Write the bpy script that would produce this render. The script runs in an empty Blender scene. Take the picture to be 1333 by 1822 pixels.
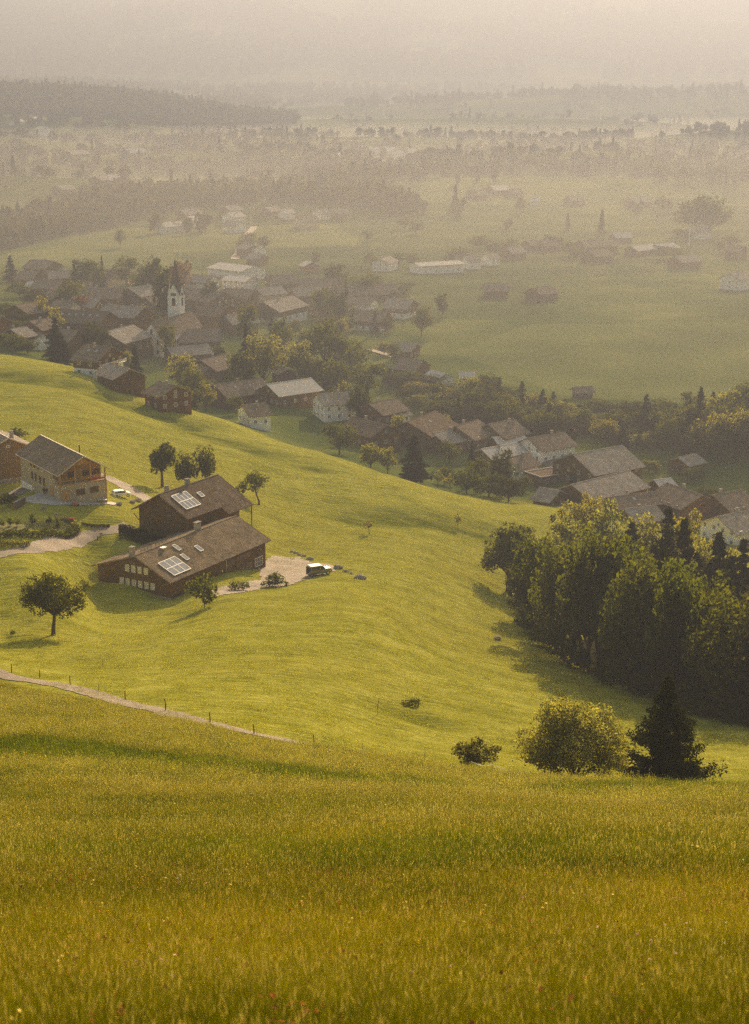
SKY_STR = 0.10
SUN_STR = 5.0
SUN_COL = (1.0, .79, .52)
EXPO = 1.58
HAZE_COL = (.208, .228, .292)
HAZE_D = .00030
HAZE_G = .45
MIST_COL = (.36, .34, .31, 1)
MIST_D = .00052
import bpy, math, random
import numpy as np
from math import radians, sin, cos, tan, atan, atan2, pi, sqrt, hypot
from mathutils import Vector

random.seed(7)
RS = np.random.RandomState(11)
sc = bpy.context.scene
col = sc.collection

# ------------------------------------------------------------------ camera model
F = 3000.0                      # focal length in photo pixels (1333 x 1822)
CX, CY = 666.5, 911.0
TH = radians(15.13)
CT, ST = cos(TH), sin(TH)
CAMZ = 125.0


def ray(u, v):
    a = (CY - v) / F
    return ((u - CX) / F, CT + ST * a, -ST + CT * a)


def q_of(v):                    # drop per metre of depth on image row v
    a = (CY - v) / F
    return (ST - CT * a) / (CT + ST * a)


def proj(x, y, z):
    z = z - CAMZ
    f = y * CT - z * ST
    return CX + F * x / f, CY - F * (y * ST + z * CT) / f


# ------------------------------------------------------------------ numpy noise
_perm = np.random.RandomState(3).permutation(512)
_perm = np.concatenate([_perm, _perm])
_grad = np.random.RandomState(4).uniform(0, 2 * pi, 512)


def noise2(x, y):
    xi = np.floor(x).astype(np.int64); yi = np.floor(y).astype(np.int64)
    xf = x - xi; yf = y - yi
    u = xf * xf * xf * (xf * (xf * 6 - 15) + 10); v = yf * yf * yf * (yf * (yf * 6 - 15) + 10)

    def g(ix, iy, dx, dy):
        h = _grad[_perm[(_perm[ix & 511] + iy) & 511]]
        return np.cos(h) * dx + np.sin(h) * dy
    n00 = g(xi, yi, xf, yf); n10 = g(xi + 1, yi, xf - 1, yf)
    n01 = g(xi, yi + 1, xf, yf - 1); n11 = g(xi + 1, yi + 1, xf - 1, yf - 1)
    return (n00 * (1 - u) + n10 * u) * (1 - v) + (n01 * (1 - u) + n11 * u) * v


def sstep(e0, e1, x):
    t = np.clip((x - e0) / (e1 - e0), 0, 1)
    return t * t * (3 - 2 * t)


# ------------------------------------------------------------------ terrain
# (column, row, depth in metres) seen in the photograph: the slope under each of them is read from its row
CTRL = [
    # foreground meadow
    (0, 1822, 12.6), (666, 1822, 12.8), (1333, 1822, 12.8), (0, 1600, 27), (666, 1600, 27), (1333, 1600, 27),
    (0, 1470, 60), (666, 1470, 52), (1333, 1470, 62), (0, 1390, 85), (330, 1400, 85), (666, 1425, 75), (1000, 1440, 80),
    (0, 1335, 105), (330, 1352, 105), (666, 1392, 98), (900, 1416, 96), (1100, 1425, 96), (1333, 1408, 106),
    (0, 1262, 142), (300, 1292, 138), (550, 1338, 134), (666, 1352, 132), (900, 1385, 124), (1333, 1396, 116),
    (0, 1218, 183), (300, 1268, 160), (560, 1329, 146), (700, 1352, 141), (860, 1374, 134), (1020, 1392, 124), (1180, 1398, 120),
    (0, 1192, 189), (300, 1250, 164.5), (560, 1312, 149.5), (-300, 1140, 210),
    # dip behind the crest on the right
    (800, 1365, 146), (1000, 1397, 138), (1185, 1409, 143), (1333, 1405, 140), (860, 1362, 152),
    # mown pasture
    (666, 1320, 162), (880, 1345, 165), (1250, 1378, 165), (1333, 1290, 212), (1100, 1235, 232), (1050, 1200, 255),
    (950, 1130, 290), (905, 1050, 340), (666, 1200, 205), (666, 1100, 250), (300, 1130, 235), (95, 1130, 240), (0, 1130, 242),
    (300, 1200, 196), (0, 1165, 214), (900, 1250, 205), (800, 1150, 255), (800, 1050, 315),
    (305, 1076, 286), (168, 1040, 296), (470, 1024, 309), (400, 1080, 268), (568, 1022, 305), (640, 1032, 300), (500, 930, 360),
    (450, 893, 370), (290, 866, 372), (108, 893, 328), (36, 872, 344), (190, 865, 352), (230, 962, 312), (100, 970, 302), (0, 995, 288), (190, 950, 314),
    (60, 1040, 268), (380, 905, 345), (100, 760, 415), (250, 790, 415), (0, 700, 460), (0, 632, 540), (150, 658, 528), (300, 716, 508), (400, 748, 490),
    (560, 803, 460), (700, 850, 437), (800, 880, 430), (960, 908, 432), (600, 900, 388), (666, 950, 360), (800, 960, 370),
    (400, 800, 430), (850, 920, 405),
    # behind the crest, village floor
    (0, 628, 600), (100, 645, 590), (215, 692, 580), (330, 715, 585), (380, 742, 560), (480, 765, 540), (560, 800, 525), (700, 838, 505), (800, 868, 490),
    (960, 888, 478), (1100, 850, 500), (1200, 900, 472), (1333, 950, 440), (1250, 1000, 400), (1100, 985, 400), (1333, 1120, 300),
    (1150, 1120, 310), (1333, 1200, 258),
    (1333, 800, 535), (1000, 760, 560), (800, 760, 565), (666, 780, 540),
    (1000, 700, 622), (1333, 700, 620), (800, 680, 635), (666, 680, 640), (500, 700, 600), (316, 612, 705), (0, 585, 660), (150, 600, 680),
    (1333, 600, 725), (1000, 600, 735), (800, 600, 740), (540, 565, 800), (300, 540, 800), (0, 540, 770),
    (0, 490, 900), (300, 480, 960), (700, 500, 930), (1000, 520, 890), (1333, 512, 910),
    # beyond
    (0, 440, 1090), (300, 420, 1180), (700, 430, 1150), (1333, 440, 1130),
]
# wide of the frame
for u0, u1 in ((-500, 0), (1833, 1333)):
    for (v, D) in ((1822, 12.7), (1600, 27), (1400, 95), (1300 if u0 < 0 else 1398, 130), (1210 if u0 < 0 else 1380, 180), (1100, 245), (960, 310 if u0 < 0 else 330),
                   (850, 370 if u0 < 0 else 480), (700, 470 if u0 < 0 else 630), (610, 600 if u0 < 0 else 720), (520, 820 if u0 < 0 else 900), (440, 1100)):
        CTRL.append((u0, v, D))


def _tps_fit():
    P = []; Q = []
    for (u, v, D) in CTRL:
        rx, ry, rz = ray(u, v)
        P.append((6.0 * rx / ry, 1.6 * math.log(D))); Q.append(q_of(v))
    P = np.array(P); Q = np.array(Q); n = len(P)
    d2 = ((P[:, None, :] - P[None, :, :]) ** 2).sum(-1)
    K = np.where(d2 > 0, 0.5 * d2 * np.log(d2 + 1e-12), 0) + np.eye(n) * 2.5e-4
    A = np.zeros((n + 3, n + 3)); A[:n, :n] = K; A[:n, n] = 1; A[:n, n + 1:] = P
    A[n, :n] = 1; A[n + 1:, :n] = P.T
    w = np.linalg.solve(A, np.concatenate([Q, np.zeros(3)]))
    return P, w


_TP, _TW = _tps_fit()


def _tps(a, L):
    n = len(_TP); out = np.empty(a.shape)
    af = a.ravel(); Lf = L.ravel(); of = out.ravel()
    for s in range(0, len(af), 20000):
        p = np.stack([af[s:s + 20000], Lf[s:s + 20000]], 1)
        d2 = ((p[:, None, :] - _TP[None]) ** 2).sum(-1)
        of[s:s + 20000] = (0.5 * d2 * np.log(d2 + 1e-12)) @ _TW[:n] + _TW[n] + p @ _TW[n + 1:]
    return of.reshape(a.shape)


def valley(x, y):
    z = -121.0 + 5.0 * noise2(x / 420 + 3.1, y / 520 + 7.7) * sstep(900, 1400, y) + 9 * noise2(x / 260 + 9.1, y / 330 + 1.7) * sstep(1100, 1600, y)
    # knolls of the valley
    def bump(cx, cy, rx, ry, h):
        return h * np.exp(-((x - cx) / rx) ** 2 - ((y - cy) / ry) ** 2)
    z = z + bump(250, 1560, 280, 110, 13) + bump(-60, 1350, 170, 70, 9) + bump(-330, 1500, 200, 110, 16) + bump(520, 1900, 300, 130, 20)
    z = z + bump(40, 2150, 300, 160, 24) + bump(-360, 1850, 200, 100, 14) + bump(-500, 2050, 240, 90, 26)
    z = z + bump(215, 1760, 210, 80, 25) + bump(-110, 1870, 150, 80, 20) + bump(520, 2120, 220, 100, 34) + bump(-420, 2300, 200, 110, 24) + bump(150, 2750, 420, 160, 30) + bump(420, 3350, 620, 230, 44)
    # wooded hill on the left and the one behind it
    h1 = np.interp(x + 12 * noise2(x / 90, y / 90), [-1500, -588, -500, -412, -350, -297, -250, -209, -175, -140], [95, 64, 62, 55, 45, 34, 23, 14, 6, 0])
    z = z + h1 * np.exp(-((y - 2650) / 330) ** 2)
    z = z + 60 * sstep(200, -900, x) * np.exp(-((y - 3700) / 420) ** 2)
    z = z + 30 * sstep(300, 900, x) * np.exp(-((y - 3600) / 500) ** 2)
    # far mountainside
    ridge = 405 + 44 * noise2(x / 1500 + 2.0, y / 4000) + 26 * noise2(x / 420, y / 600)
    z = z + ridge * sstep(3500, 7400, y) * (1 + 0.06 * noise2(x / 300, y / 500))
    # valley sides far outside the frame
    z = z + 260 * sstep(1400, 3200, np.abs(x) - 0.22 * y) * sstep(900, 2500, y) * (1 - sstep(3500, 6600, y))
    return z


_HOL = []
for (p_, q_, D0, D1, am_, wd_) in (((0, 668), (330, 722), 492, 462, 2.0, 9), ((330, 745), (560, 800), 452, 428, .9, 7), ((640, 925), (850, 935), 378, 388, 1.6, 9),
                                   ((0, 1180), (160, 1165), 206, 214, .5, 4), ((690, 1250), (770, 1262), 186, 182, .7, 3), ((0, 0), (1, 1), 900, 901, 0, 1)):
    r0, r1 = ray(*p_), ray(*q_)
    _HOL.append(((D0 * r0[0] / r0[1], D0), (D1 * r1[0] / r1[1], D1), am_, wd_))


def H(x, y):
    x = np.asarray(x, float); y = np.asarray(y, float)
    x, y = np.broadcast_arrays(x, y)
    D = np.maximum(y, 11.0)
    a = x / D
    a = np.where(np.abs(a) > .3, np.sign(a) * (.3 + .12 * np.tanh((np.abs(a) - .3) / .12)), a)
    q = _tps(6 * a, 1.6 * np.log(np.minimum(D, 1400)))
    zn = -D * q
    zn = zn + np.where(y < 11.0, np.minimum((11.0 - y), 60) * 0.42, 0)
    w = sstep(880, 1120, y)
    z = zn * (1 - w) + valley(x, y) * w
    m = (1 - sstep(430, 620, y))
    ed = 1 - .9 * np.exp(-(path_depth(x, y) / 11.0) ** 2)
    m = m * ed
    z = z + m * sstep(20, 120, y) * (0.45 * noise2(x / 16, y / 13) + 0.2 * noise2(x / 4.3, y / 3.9)) + m * 0.05 * noise2(x / 1.7, y / 1.7)
    # small terraces trodden along the slope, and the hollows of the pasture
    tr = sstep(190, 250, y) * (1 - sstep(520, 560, y)) * (0.35 + sstep(-.12, .22, noise2(x / 45 + 2, y / 50)))
    z = z + tr * .2 * noise2(x / 17, (y + .38 * x) / 4.2)
    for k_ in range(len(_HOL) - 1):
        (x0, y0), (x1, y1), am, wd = _HOL[k_][0], _HOL[k_][1], _HOL[k_][2], _HOL[k_][3]
        dx, dy = x1 - x0, y1 - y0; L2 = dx * dx + dy * dy
        t_ = np.clip(((x - x0) * dx + (y - y0) * dy) / L2, 0, 1)
        ds = (x - x0 - t_ * dx) ** 2 + (y - y0 - t_ * dy) ** 2
        z = z - am * np.exp(-ds / (wd * wd))
    z = z + sstep(430, 620, y) * 0.8 * noise2(x / 60, y / 60)
    return z + CAMZ


EDGE = [(-500, 208), (0, 183.5), (150, 167), (230, 158), (300, 151.5), (450, 139), (560, 143), (700, 138), (860, 131), (1020, 122), (1180, 118), (1333, 115), (1833, 108)]


def path_depth(x, y):
    """how far beyond the tall meadow's edge a point lies (columns of the photo are only used to measure it)"""
    a = x / np.maximum(y, 1)
    eu = [(u - CX) / F / (CT) for u, _ in EDGE]
    return y - np.interp(a, eu, [d for _, d in EDGE])



def Hs(x, y):
    return float(H(np.array([x]), np.array([y]))[0])


_YS = np.geomspace(9, 9000, 2600)


def at(u, v, h=0.0, ymin=0):
    """first ground point (raised by h) that pixel (u, v) looks at"""
    rx, ry, rz = ray(u, v)
    ys = _YS[_YS > (ymin or (225 if h > 3 else 0))]
    xs = ys * rx / ry; zs = CAMZ + ys * rz / ry
    d = zs - (H(xs, ys) + h)
    cr = (d[1:] < 0) & (d[:-1] >= 0)
    k = int(np.argmax(cr)) + 1 if cr.any() else len(ys) - 1
    t = d[k - 1] / (d[k - 1] - d[k]); y = ys[k - 1] + t * (ys[k] - ys[k - 1])
    return Vector((y * rx / ry, y, CAMZ + y * rz / ry))


def at_depth(u, D, v=911):
    x = (u - CX) / F * D
    for _ in range(3):
        z = Hs(x, D); x = (u - CX) / F * (D * CT - (z - CAMZ) * ST)
    return Vector((x, D, Hs(x, D)))


def pxm(p):                      # photo pixels per metre at a point
    return F / (p.y * CT - (p.z - CAMZ) * ST)


# ------------------------------------------------------------------ materials
MATS = {}


class NT:
    def __init__(s, name):
        s.m = bpy.data.materials.new(name); s.m.use_nodes = True
        s.t = s.m.node_tree; s.t.nodes.clear()
        s.out = s.t.nodes.new('ShaderNodeOutputMaterial')

    def n(s, typ, **kw):
        nd = s.t.nodes.new(typ)
        for k, v in kw.items():
            if hasattr(nd, k):
                setattr(nd, k, v)
            else:
                nd.inputs[k.replace('_', ' ')].default_value = v
        return nd

    def l(s, a, b):
        s.t.links.new(a, b)

    def pos(s, scale=(1, 1, 1), obj=False):
        if obj:
            o = s.n('ShaderNodeTexCoord').outputs['Object']
        else:
            o = s.n('ShaderNodeNewGeometry').outputs['Position']
        mp = s.n('ShaderNodeMapping'); mp.inputs['Scale'].default_value = scale
        s.l(o, mp.inputs['Vector']); return mp.outputs['Vector']

    def noise(s, vec, scale, detail=4, rough=.55):
        nd = s.n('ShaderNodeTexNoise'); nd.inputs['Scale'].default_value = scale
        nd.inputs['Detail'].default_value = detail; nd.inputs['Roughness'].default_value = rough
        s.l(vec, nd.inputs['Vector']); return nd.outputs['Fac']

    def ramp(s, fac, stops):
        r = s.n('ShaderNodeValToRGB'); e = r.color_ramp.elements
        e[0].position = stops[0][0]; e[0].color = (*stops[0][1], 1)
        e[1].position = stops[-1][0]; e[1].color = (*stops[-1][1], 1)
        for p, c in stops[1:-1]:
            k = e.new(p); k.color = (*c, 1)
        s.l(fac, r.inputs['Fac']); return r.outputs['Color']

    def mix(s, a, b, fac, mode='MIX'):
        m = s.n('ShaderNodeMix', data_type='RGBA', blend_type=mode)
        for k, v in ((6, a), (7, b)):
            if isinstance(v, (tuple, list)):
                m.inputs[k].default_value = (*v, 1)
            else:
                s.l(v, m.inputs[k])
        if isinstance(fac, (int, float)):
            m.inputs[0].default_value = fac
        else:
            s.l(fac, m.inputs[0])
        return m.outputs[2]

    def math(s, op, a, b=0.0):
        m = s.n('ShaderNodeMath', operation=op)
        for k, v in ((0, a), (1, b)):
            if isinstance(v, (int, float)):
                m.inputs[k].default_value = v
            else:
                s.l(v, m.inputs[k])
        return m.outputs[0]

    def bump(s, h, dist, strength=1.0):
        b = s.n('ShaderNodeBump'); b.inputs['Distance'].default_value = dist
        b.inputs['Strength'].default_value = strength
        s.l(h, b.inputs['Height']); return b.outputs['Normal']

    def matte(s, color, normal=None):
        b = s.n('ShaderNodeBsdfDiffuse'); b.inputs['Roughness'].default_value = .4
        s.l(color, b.inputs['Color'])
        if normal is not None: s.l(normal, b.inputs['Normal'])
        return b.outputs[0]

    def bsdf(s, color, rough=.9, normal=None, spec=.25, metal=0.0, coat=0.0):
        b = s.n('ShaderNodeBsdfPrincipled')
        if isinstance(color, (tuple, list)):
            b.inputs['Base Color'].default_value = (*color, 1)
        else:
            s.l(color, b.inputs['Base Color'])
        if isinstance(rough, (int, float)):
            b.inputs['Roughness'].default_value = rough
        else:
            s.l(rough, b.inputs['Roughness'])
        b.inputs['Specular IOR Level'].default_value = spec
        b.inputs['Metallic'].default_value = metal
        b.inputs['Coat Weight'].default_value = coat
        if normal is not None:
            s.l(normal, b.inputs['Normal'])
        return b.outputs[0]

    def done(s, sh):
        s.l(sh, s.out.inputs['Surface']); return s.m


def cmul(c, k):
    return tuple(min(1, x * k) for x in c)


def mat_simple(name, c, rough=.8, spec=.25, metal=0, var=.15, scale=1.5, coat=0.0):
    if name in MATS: return MATS[name]
    t = NT(name); v = t.pos(obj=True)
    f = t.noise(v, scale, 5, .6)
    cc = t.ramp(f, [(.3, cmul(c, 1 - var)), (.7, cmul(c, 1 + var))])
    MATS[name] = t.done(t.bsdf(cc, rough, None, spec, metal, coat) if rough < .75 else t.matte(cc)); return MATS[name]


def mat_boards(name, c1, c2, scale=4.0, horizontal=False, var=1.0):
    """weathered boards or shingles: thin stripes, patches of wear"""
    if name in MATS: return MATS[name]
    t = NT(name)
    v = t.pos((.35, .35, 5) if horizontal else (3.2, 3.2, .22), obj=True)
    f = t.noise(v, scale, 3, .6)
    w = t.noise(t.pos(obj=True), .35, 4, .6)
    g = t.noise(t.pos(obj=True), 9, 2, .6)
    mixf = t.math('ADD', t.math('MULTIPLY', f, .55), t.math('ADD', t.math('MULTIPLY', w, .3), t.math('MULTIPLY', g, .15)))
    c = t.ramp(mixf, [(.34, c1), (.5, tuple((a + b) / 2 for a, b in zip(c1, c2))), (.64, c2)])
    MATS[name] = t.done(t.matte(c, t.bump(f, .05, .6))); return MATS[name]


def mat_roof(name, c1, c2, row=.45, moss=0.0, spec=.3, rough=.75):
    """small tiles or shingles in courses, with patches of lichen"""
    if name in MATS: return MATS[name]
    t = NT(name)
    v = t.pos(obj=True)
    br = t.n('ShaderNodeTexBrick'); br.inputs['Scale'].default_value = 1 / row
    br.inputs['Color1'].default_value = (*c1, 1); br.inputs['Color2'].default_value = (*c2, 1)
    br.inputs['Mortar'].default_value = (*cmul(c1, .45), 1); br.inputs['Mortar Size'].default_value = .06
    br.inputs['Brick Width'].default_value = .7; br.inputs['Row Height'].default_value = .5
    t.l(v, br.inputs['Vector'])
    w = t.noise(v, .5, 5, .65)
    c = t.mix(br.outputs['Color'], cmul(c2, 1.5), t.math('MULTIPLY', t.ramp(w, [(.45, (0, 0, 0)), (.75, (1, 1, 1))]), .45))
    g = t.noise(v, 5.5, 3, .7)
    c = t.mix(c, cmul(c1, .45), t.math('MULTIPLY', t.ramp(g, [(.5, (0, 0, 0)), (.68, (1, 1, 1))]), .6))
    if moss:
        mm = t.noise(v, .9, 5, .7)
        c = t.mix(c, (.075, .07, .02), t.math('MULTIPLY', t.ramp(mm, [(.56, (0, 0, 0)), (.66, (1, 1, 1))]), moss))
    MATS[name] = t.done(t.matte(c, t.bump(g, .10, .8))); return MATS[name]


# ------------------------------------------------------------------ mesh builder
class MB:
    def __init__(s):
        s.v = []; s.f = []

    def add(s, vs, fs):
        o = len(s.v); s.v += [tuple(p) for p in vs]; s.f += [tuple(i + o for i in f) for f in fs]; return s

    def box(s, x0, x1, y0, y1, z0, z1):
        return s.add([(x0, y0, z0), (x1, y0, z0), (x1, y1, z0), (x0, y1, z0), (x0, y0, z1), (x1, y0, z1), (x1, y1, z1), (x0, y1, z1)],
                     [(0, 3, 2, 1), (4, 5, 6, 7), (0, 1, 5, 4), (1, 2, 6, 5), (2, 3, 7, 6), (3, 0, 4, 7)])

    def prism(s, pts, dvec):
        """closed polygon pts extruded by dvec"""
        n = len(pts); d = Vector(dvec)
        a = [Vector(p) for p in pts]; b = [p + d for p in a]
        fs = [tuple(range(n)), tuple(reversed(range(n, 2 * n)))]
        fs += [(i, i + n, (i + 1) % n + n, (i + 1) % n) for i in range(n)]
        return s.add(a + b, fs)

    def tube(s, pts, rads, seg=7, cap=True):
        pts = [Vector(p) for p in pts]; n = len(pts); vs = []; fs = []
        for i, p in enumerate(pts):
            d = (pts[min(i + 1, n - 1)] - pts[max(i - 1, 0)]).normalized()
            up = Vector((0, 0, 1)) if abs(d.z) < .9 else Vector((1, 0, 0))
            a = d.cross(up).normalized(); b = d.cross(a)
            for k in range(seg):
                t = 2 * pi * k / seg
                vs.append(p + (a * cos(t) + b * sin(t)) * rads[i])
        for i in range(n - 1):
            for k in range(seg):
                fs.append((i * seg + k, i * seg + (k + 1) % seg, (i + 1) * seg + (k + 1) % seg, (i + 1) * seg + k))
        if cap:
            fs.append(tuple(range(seg))); fs.append(tuple(reversed(range((n - 1) * seg, n * seg))))
        return s.add(vs, fs)

    def build(s, name, mat, parent=None, smooth=False):
        me = bpy.data.meshes.new(name); me.from_pydata(s.v, [], s.f); me.update()
        if smooth:
            me.polygons.foreach_set('use_smooth', [True] * len(me.polygons))
        me.materials.append(mat)
        o = bpy.data.objects.new(name, me); col.objects.link(o)
        if parent is not None: o.parent = parent
        return o


def np_mesh(name, V, quads, mat, smooth=False, k=4):
    me = bpy.data.meshes.new(name)
    me.vertices.add(len(V)); me.vertices.foreach_set('co', np.asarray(V, np.float32).ravel())
    n = len(quads); me.loops.add(n * k); me.loops.foreach_set('vertex_index', np.asarray(quads, np.int32).ravel())
    me.polygons.add(n); me.polygons.foreach_set('loop_start', np.arange(0, n * k, k, dtype=np.int32))
    try:
        me.polygons.foreach_set('loop_total', np.full(n, k, np.int32))
    except Exception:
        pass
    if smooth: me.polygons.foreach_set('use_smooth', np.ones(n, bool))
    me.update(calc_edges=True); me.materials.append(mat)
    return me


def link(name, me, parent=None):
    o = bpy.data.objects.new(name, me); col.objects.link(o)
    if parent is not None: o.parent = parent
    return o


def tag(o, label=None, cat=None, group=None, kind=None):
    if label: o['label'] = label
    if cat: o['category'] = cat
    if group: o['group'] = group
    if kind: o['kind'] = kind
    return o


def empty(name, loc, rz=0.0, label=None, cat=None, group=None):
    e = bpy.data.objects.new(name, None); col.objects.link(e)
    e.empty_display_size = .5; e.location = loc; e.rotation_euler = (0, 0, rz)
    return tag(e, label, cat, group)


def copy_tree(o, parent=None):
    c = o.copy(); col.objects.link(c)
    if parent is not None: c.parent = parent
    for ch in list(o.children): copy_tree(ch, c)
    return c
# ------------------------------------------------------------------ world, sun, camera, haze
SUN_AZ, SUN_EL = 14.0, 21.0       # azimuth clockwise from +Y (the view), elevation
w = bpy.data.worlds.new('World'); sc.world = w; w.use_nodes = True
wt = w.node_tree; bg = wt.nodes['Background']
sky = wt.nodes.new('ShaderNodeTexSky'); sky.sky_type = 'NISHITA'; sky.sun_disc = False
sky.sun_elevation = radians(SUN_EL); sky.sun_rotation = radians(SUN_AZ)
sky.dust_density = 4.0; sky.air_density = 1.0; sky.ozone_density = 1.0
wm = wt.nodes.new('ShaderNodeMix'); wm.data_type = 'RGBA'; wm.blend_type = 'MULTIPLY'; wm.inputs[0].default_value = 1
wm.inputs[7].default_value = (1.0, .86, .62, 1)          # dusty evening air
wt.links.new(sky.outputs[0], wm.inputs[6]); wt.links.new(wm.outputs[2], bg.inputs['Color']); bg.inputs['Strength'].default_value = SKY_STR
sl = bpy.data.lights.new('sun', 'SUN'); sl.energy = SUN_STR; sl.angle = radians(.6); sl.color = SUN_COL
so = bpy.data.objects.new('sun', sl); col.objects.link(so)
sd = Vector((sin(radians(SUN_AZ)) * cos(radians(SUN_EL)), cos(radians(SUN_AZ)) * cos(radians(SUN_EL)), sin(radians(SUN_EL))))
so.rotation_euler = sd.to_track_quat('Z', 'Y').to_euler(); so.location = (0, 0, 400)

cam = bpy.data.cameras.new('camera'); co = bpy.data.objects.new('camera', cam); col.objects.link(co); sc.camera = co
cam.sensor_fit = 'VERTICAL'; cam.sensor_height = 36.0; cam.lens = F / 1822 * 36.0
cam.clip_start = .1; cam.clip_end = 30000
co.location = (0, 0, CAMZ); co.rotation_euler = (pi / 2 - TH, 0, 0)
cam.dof.use_dof = True; cam.dof.focus_distance = 300; cam.dof.aperture_fstop = 2.8

vs = sc.view_settings; vs.view_transform = 'Standard'; vs.look = 'None'; vs.exposure = EXPO; vs.gamma = 1; vs.use_curve_mapping = False
sc.cycles.use_denoising = False
sc.cycles.max_bounces = 4; sc.cycles.diffuse_bounces = 2; sc.cycles.glossy_bounces = 2; sc.cycles.transmission_bounces = 4
sc.cycles.transparent_max_bounces = 8; sc.cycles.volume_bounces = 0
sc.cycles.use_adaptive_sampling = True; sc.cycles.adaptive_threshold = .02
sc.cycles.sample_clamp_direct = 8; sc.cycles.sample_clamp_indirect = 2.5
sc.cycles.caustics_reflective = False; sc.cycles.caustics_refractive = False

t = NT('haze_air')
pv = t.n('ShaderNodeVolumePrincipled'); pv.inputs['Density Attribute'].default_value = ''
pv.inputs['Temperature Attribute'].default_value = '' if 'Temperature Attribute' in pv.inputs else ''
pv.inputs['Color'].default_value = (*HAZE_COL, 1); pv.inputs['Density'].default_value = HAZE_D
pv.inputs['Anisotropy'].default_value = HAZE_G
t.l(pv.outputs[0], t.out.inputs['Volume'])
HAZE_MAT = t.m

# ------------------------------------------------------------------ ground
def ground_material():
    t = NT('valley_grass')
    p = t.pos()
    at_ = t.n('ShaderNodeAttribute'); at_.attribute_name = 'zone'     # r: tall meadow, g: valley, b: forest floor
    sep = t.n('ShaderNodeSeparateColor'); t.l(at_.outputs['Color'], sep.inputs[0])
    big = t.noise(p, .018, 4, .55); mid = t.noise(p, .11, 5, .6); fine = t.noise(p, 1.4, 6, .72)
    streak = t.noise(t.pos((.10, 1.0, 1.0)), .9, 4, .65)
    mown = t.ramp(t.math('ADD', t.math('MULTIPLY', fine, .40), t.math('ADD', t.math('MULTIPLY', mid, .28), t.math('MULTIPLY', streak, .32))),
                  [(.34, (.13, .13, .012)), (.48, (.28, .265, .028)), (.62, (.42, .38, .07))])
    mown = t.mix(mown, (.32, .27, .035), t.math('MULTIPLY', t.ramp(big, [(.45, (0, 0, 0)), (.7, (1, 1, 1))]), .35))
    spots = t.ramp(t.noise(t.pos((.45, 1, 1)), .33, 5, .72), [(.60, (0, 0, 0)), (.72, (1, 1, 1))])
    mown = t.mix(mown, (.095, .105, .012), t.math('MULTIPLY', spots, .35))
    tall = t.ramp(t.math('ADD', t.math('MULTIPLY', fine, .5), t.math('MULTIPLY', mid, .5)),
                  [(.35, (.07, .07, .002)), (.52, (.15, .13, .004)), (.68, (.22, .175, .01))])
    val = t.ramp(t.math('ADD', t.math('MULTIPLY', fine, .3), t.math('MULTIPLY', big, .7)),
                 [(.36, (.075, .10, .018)), (.5, (.115, .138, .026)), (.66, (.22, .22, .05))])
    vo = t.n('ShaderNodeTexVoronoi'); vo.inputs['Scale'].default_value = 1.0; t.l(t.pos((.0045, .0085, .001)), vo.inputs['Vector'])
    sv = t.n('ShaderNodeSeparateColor'); t.l(vo.outputs['Color'], sv.inputs[0])
    val = t.mix(val, t.ramp(sv.outputs[0], [(0, (.55, .6, .6)), (.5, (1, 1, 1)), (1, (1.0, 1.0, .9))]), .8, 'MULTIPLY')
    val = t.mix(val, (.30, .28, .09), t.math('MULTIPLY', t.ramp(sv.outputs[1], [(.7, (0, 0, 0)), (.9, (1, 1, 1))]), .3))
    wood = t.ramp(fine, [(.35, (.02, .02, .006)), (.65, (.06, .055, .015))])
    mown = t.mix(mown, t.ramp(fine, [(.35, (.07, .085, .004)), (.65, (.17, .175, .012))]), at_.outputs['Alpha'])      # shading of the hollows put into the colour, as lusher darker grass
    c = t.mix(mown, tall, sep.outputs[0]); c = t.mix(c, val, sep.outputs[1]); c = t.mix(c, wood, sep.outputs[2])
    hgt = t.math('ADD', t.math('MULTIPLY', fine, .35), t.math('ADD', t.math('MULTIPLY', streak, .9), t.math('MULTIPLY', mid, .8)))
    nb = t.bump(hgt, .9, .55)
    d = t.n('ShaderNodeBsdfDiffuse'); t.l(c, d.inputs['Color']); t.l(nb, d.inputs['Normal']); d.inputs['Roughness'].default_value = .6
    return t.done(d.outputs[0])


def hollow_mask(x, y):
    m = 0 * x
    for (x0, y0), (x1, y1), am, wd in _HOL:
        dx, dy = x1 - x0, y1 - y0; L2 = dx * dx + dy * dy
        t_ = np.clip(((x - x0) * dx + (y - y0) * dy) / L2, 0, 1)
        ds = (x - x0 - t_ * dx) ** 2 + (y - y0 - t_ * dy) ** 2
        m = np.maximum(m, np.exp(-ds / (wd * wd * .8)) * min(1, am))
    return np.clip(m * (.8 + 1.2 * noise2(x / 9, y / 5)), 0, 1)


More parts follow.
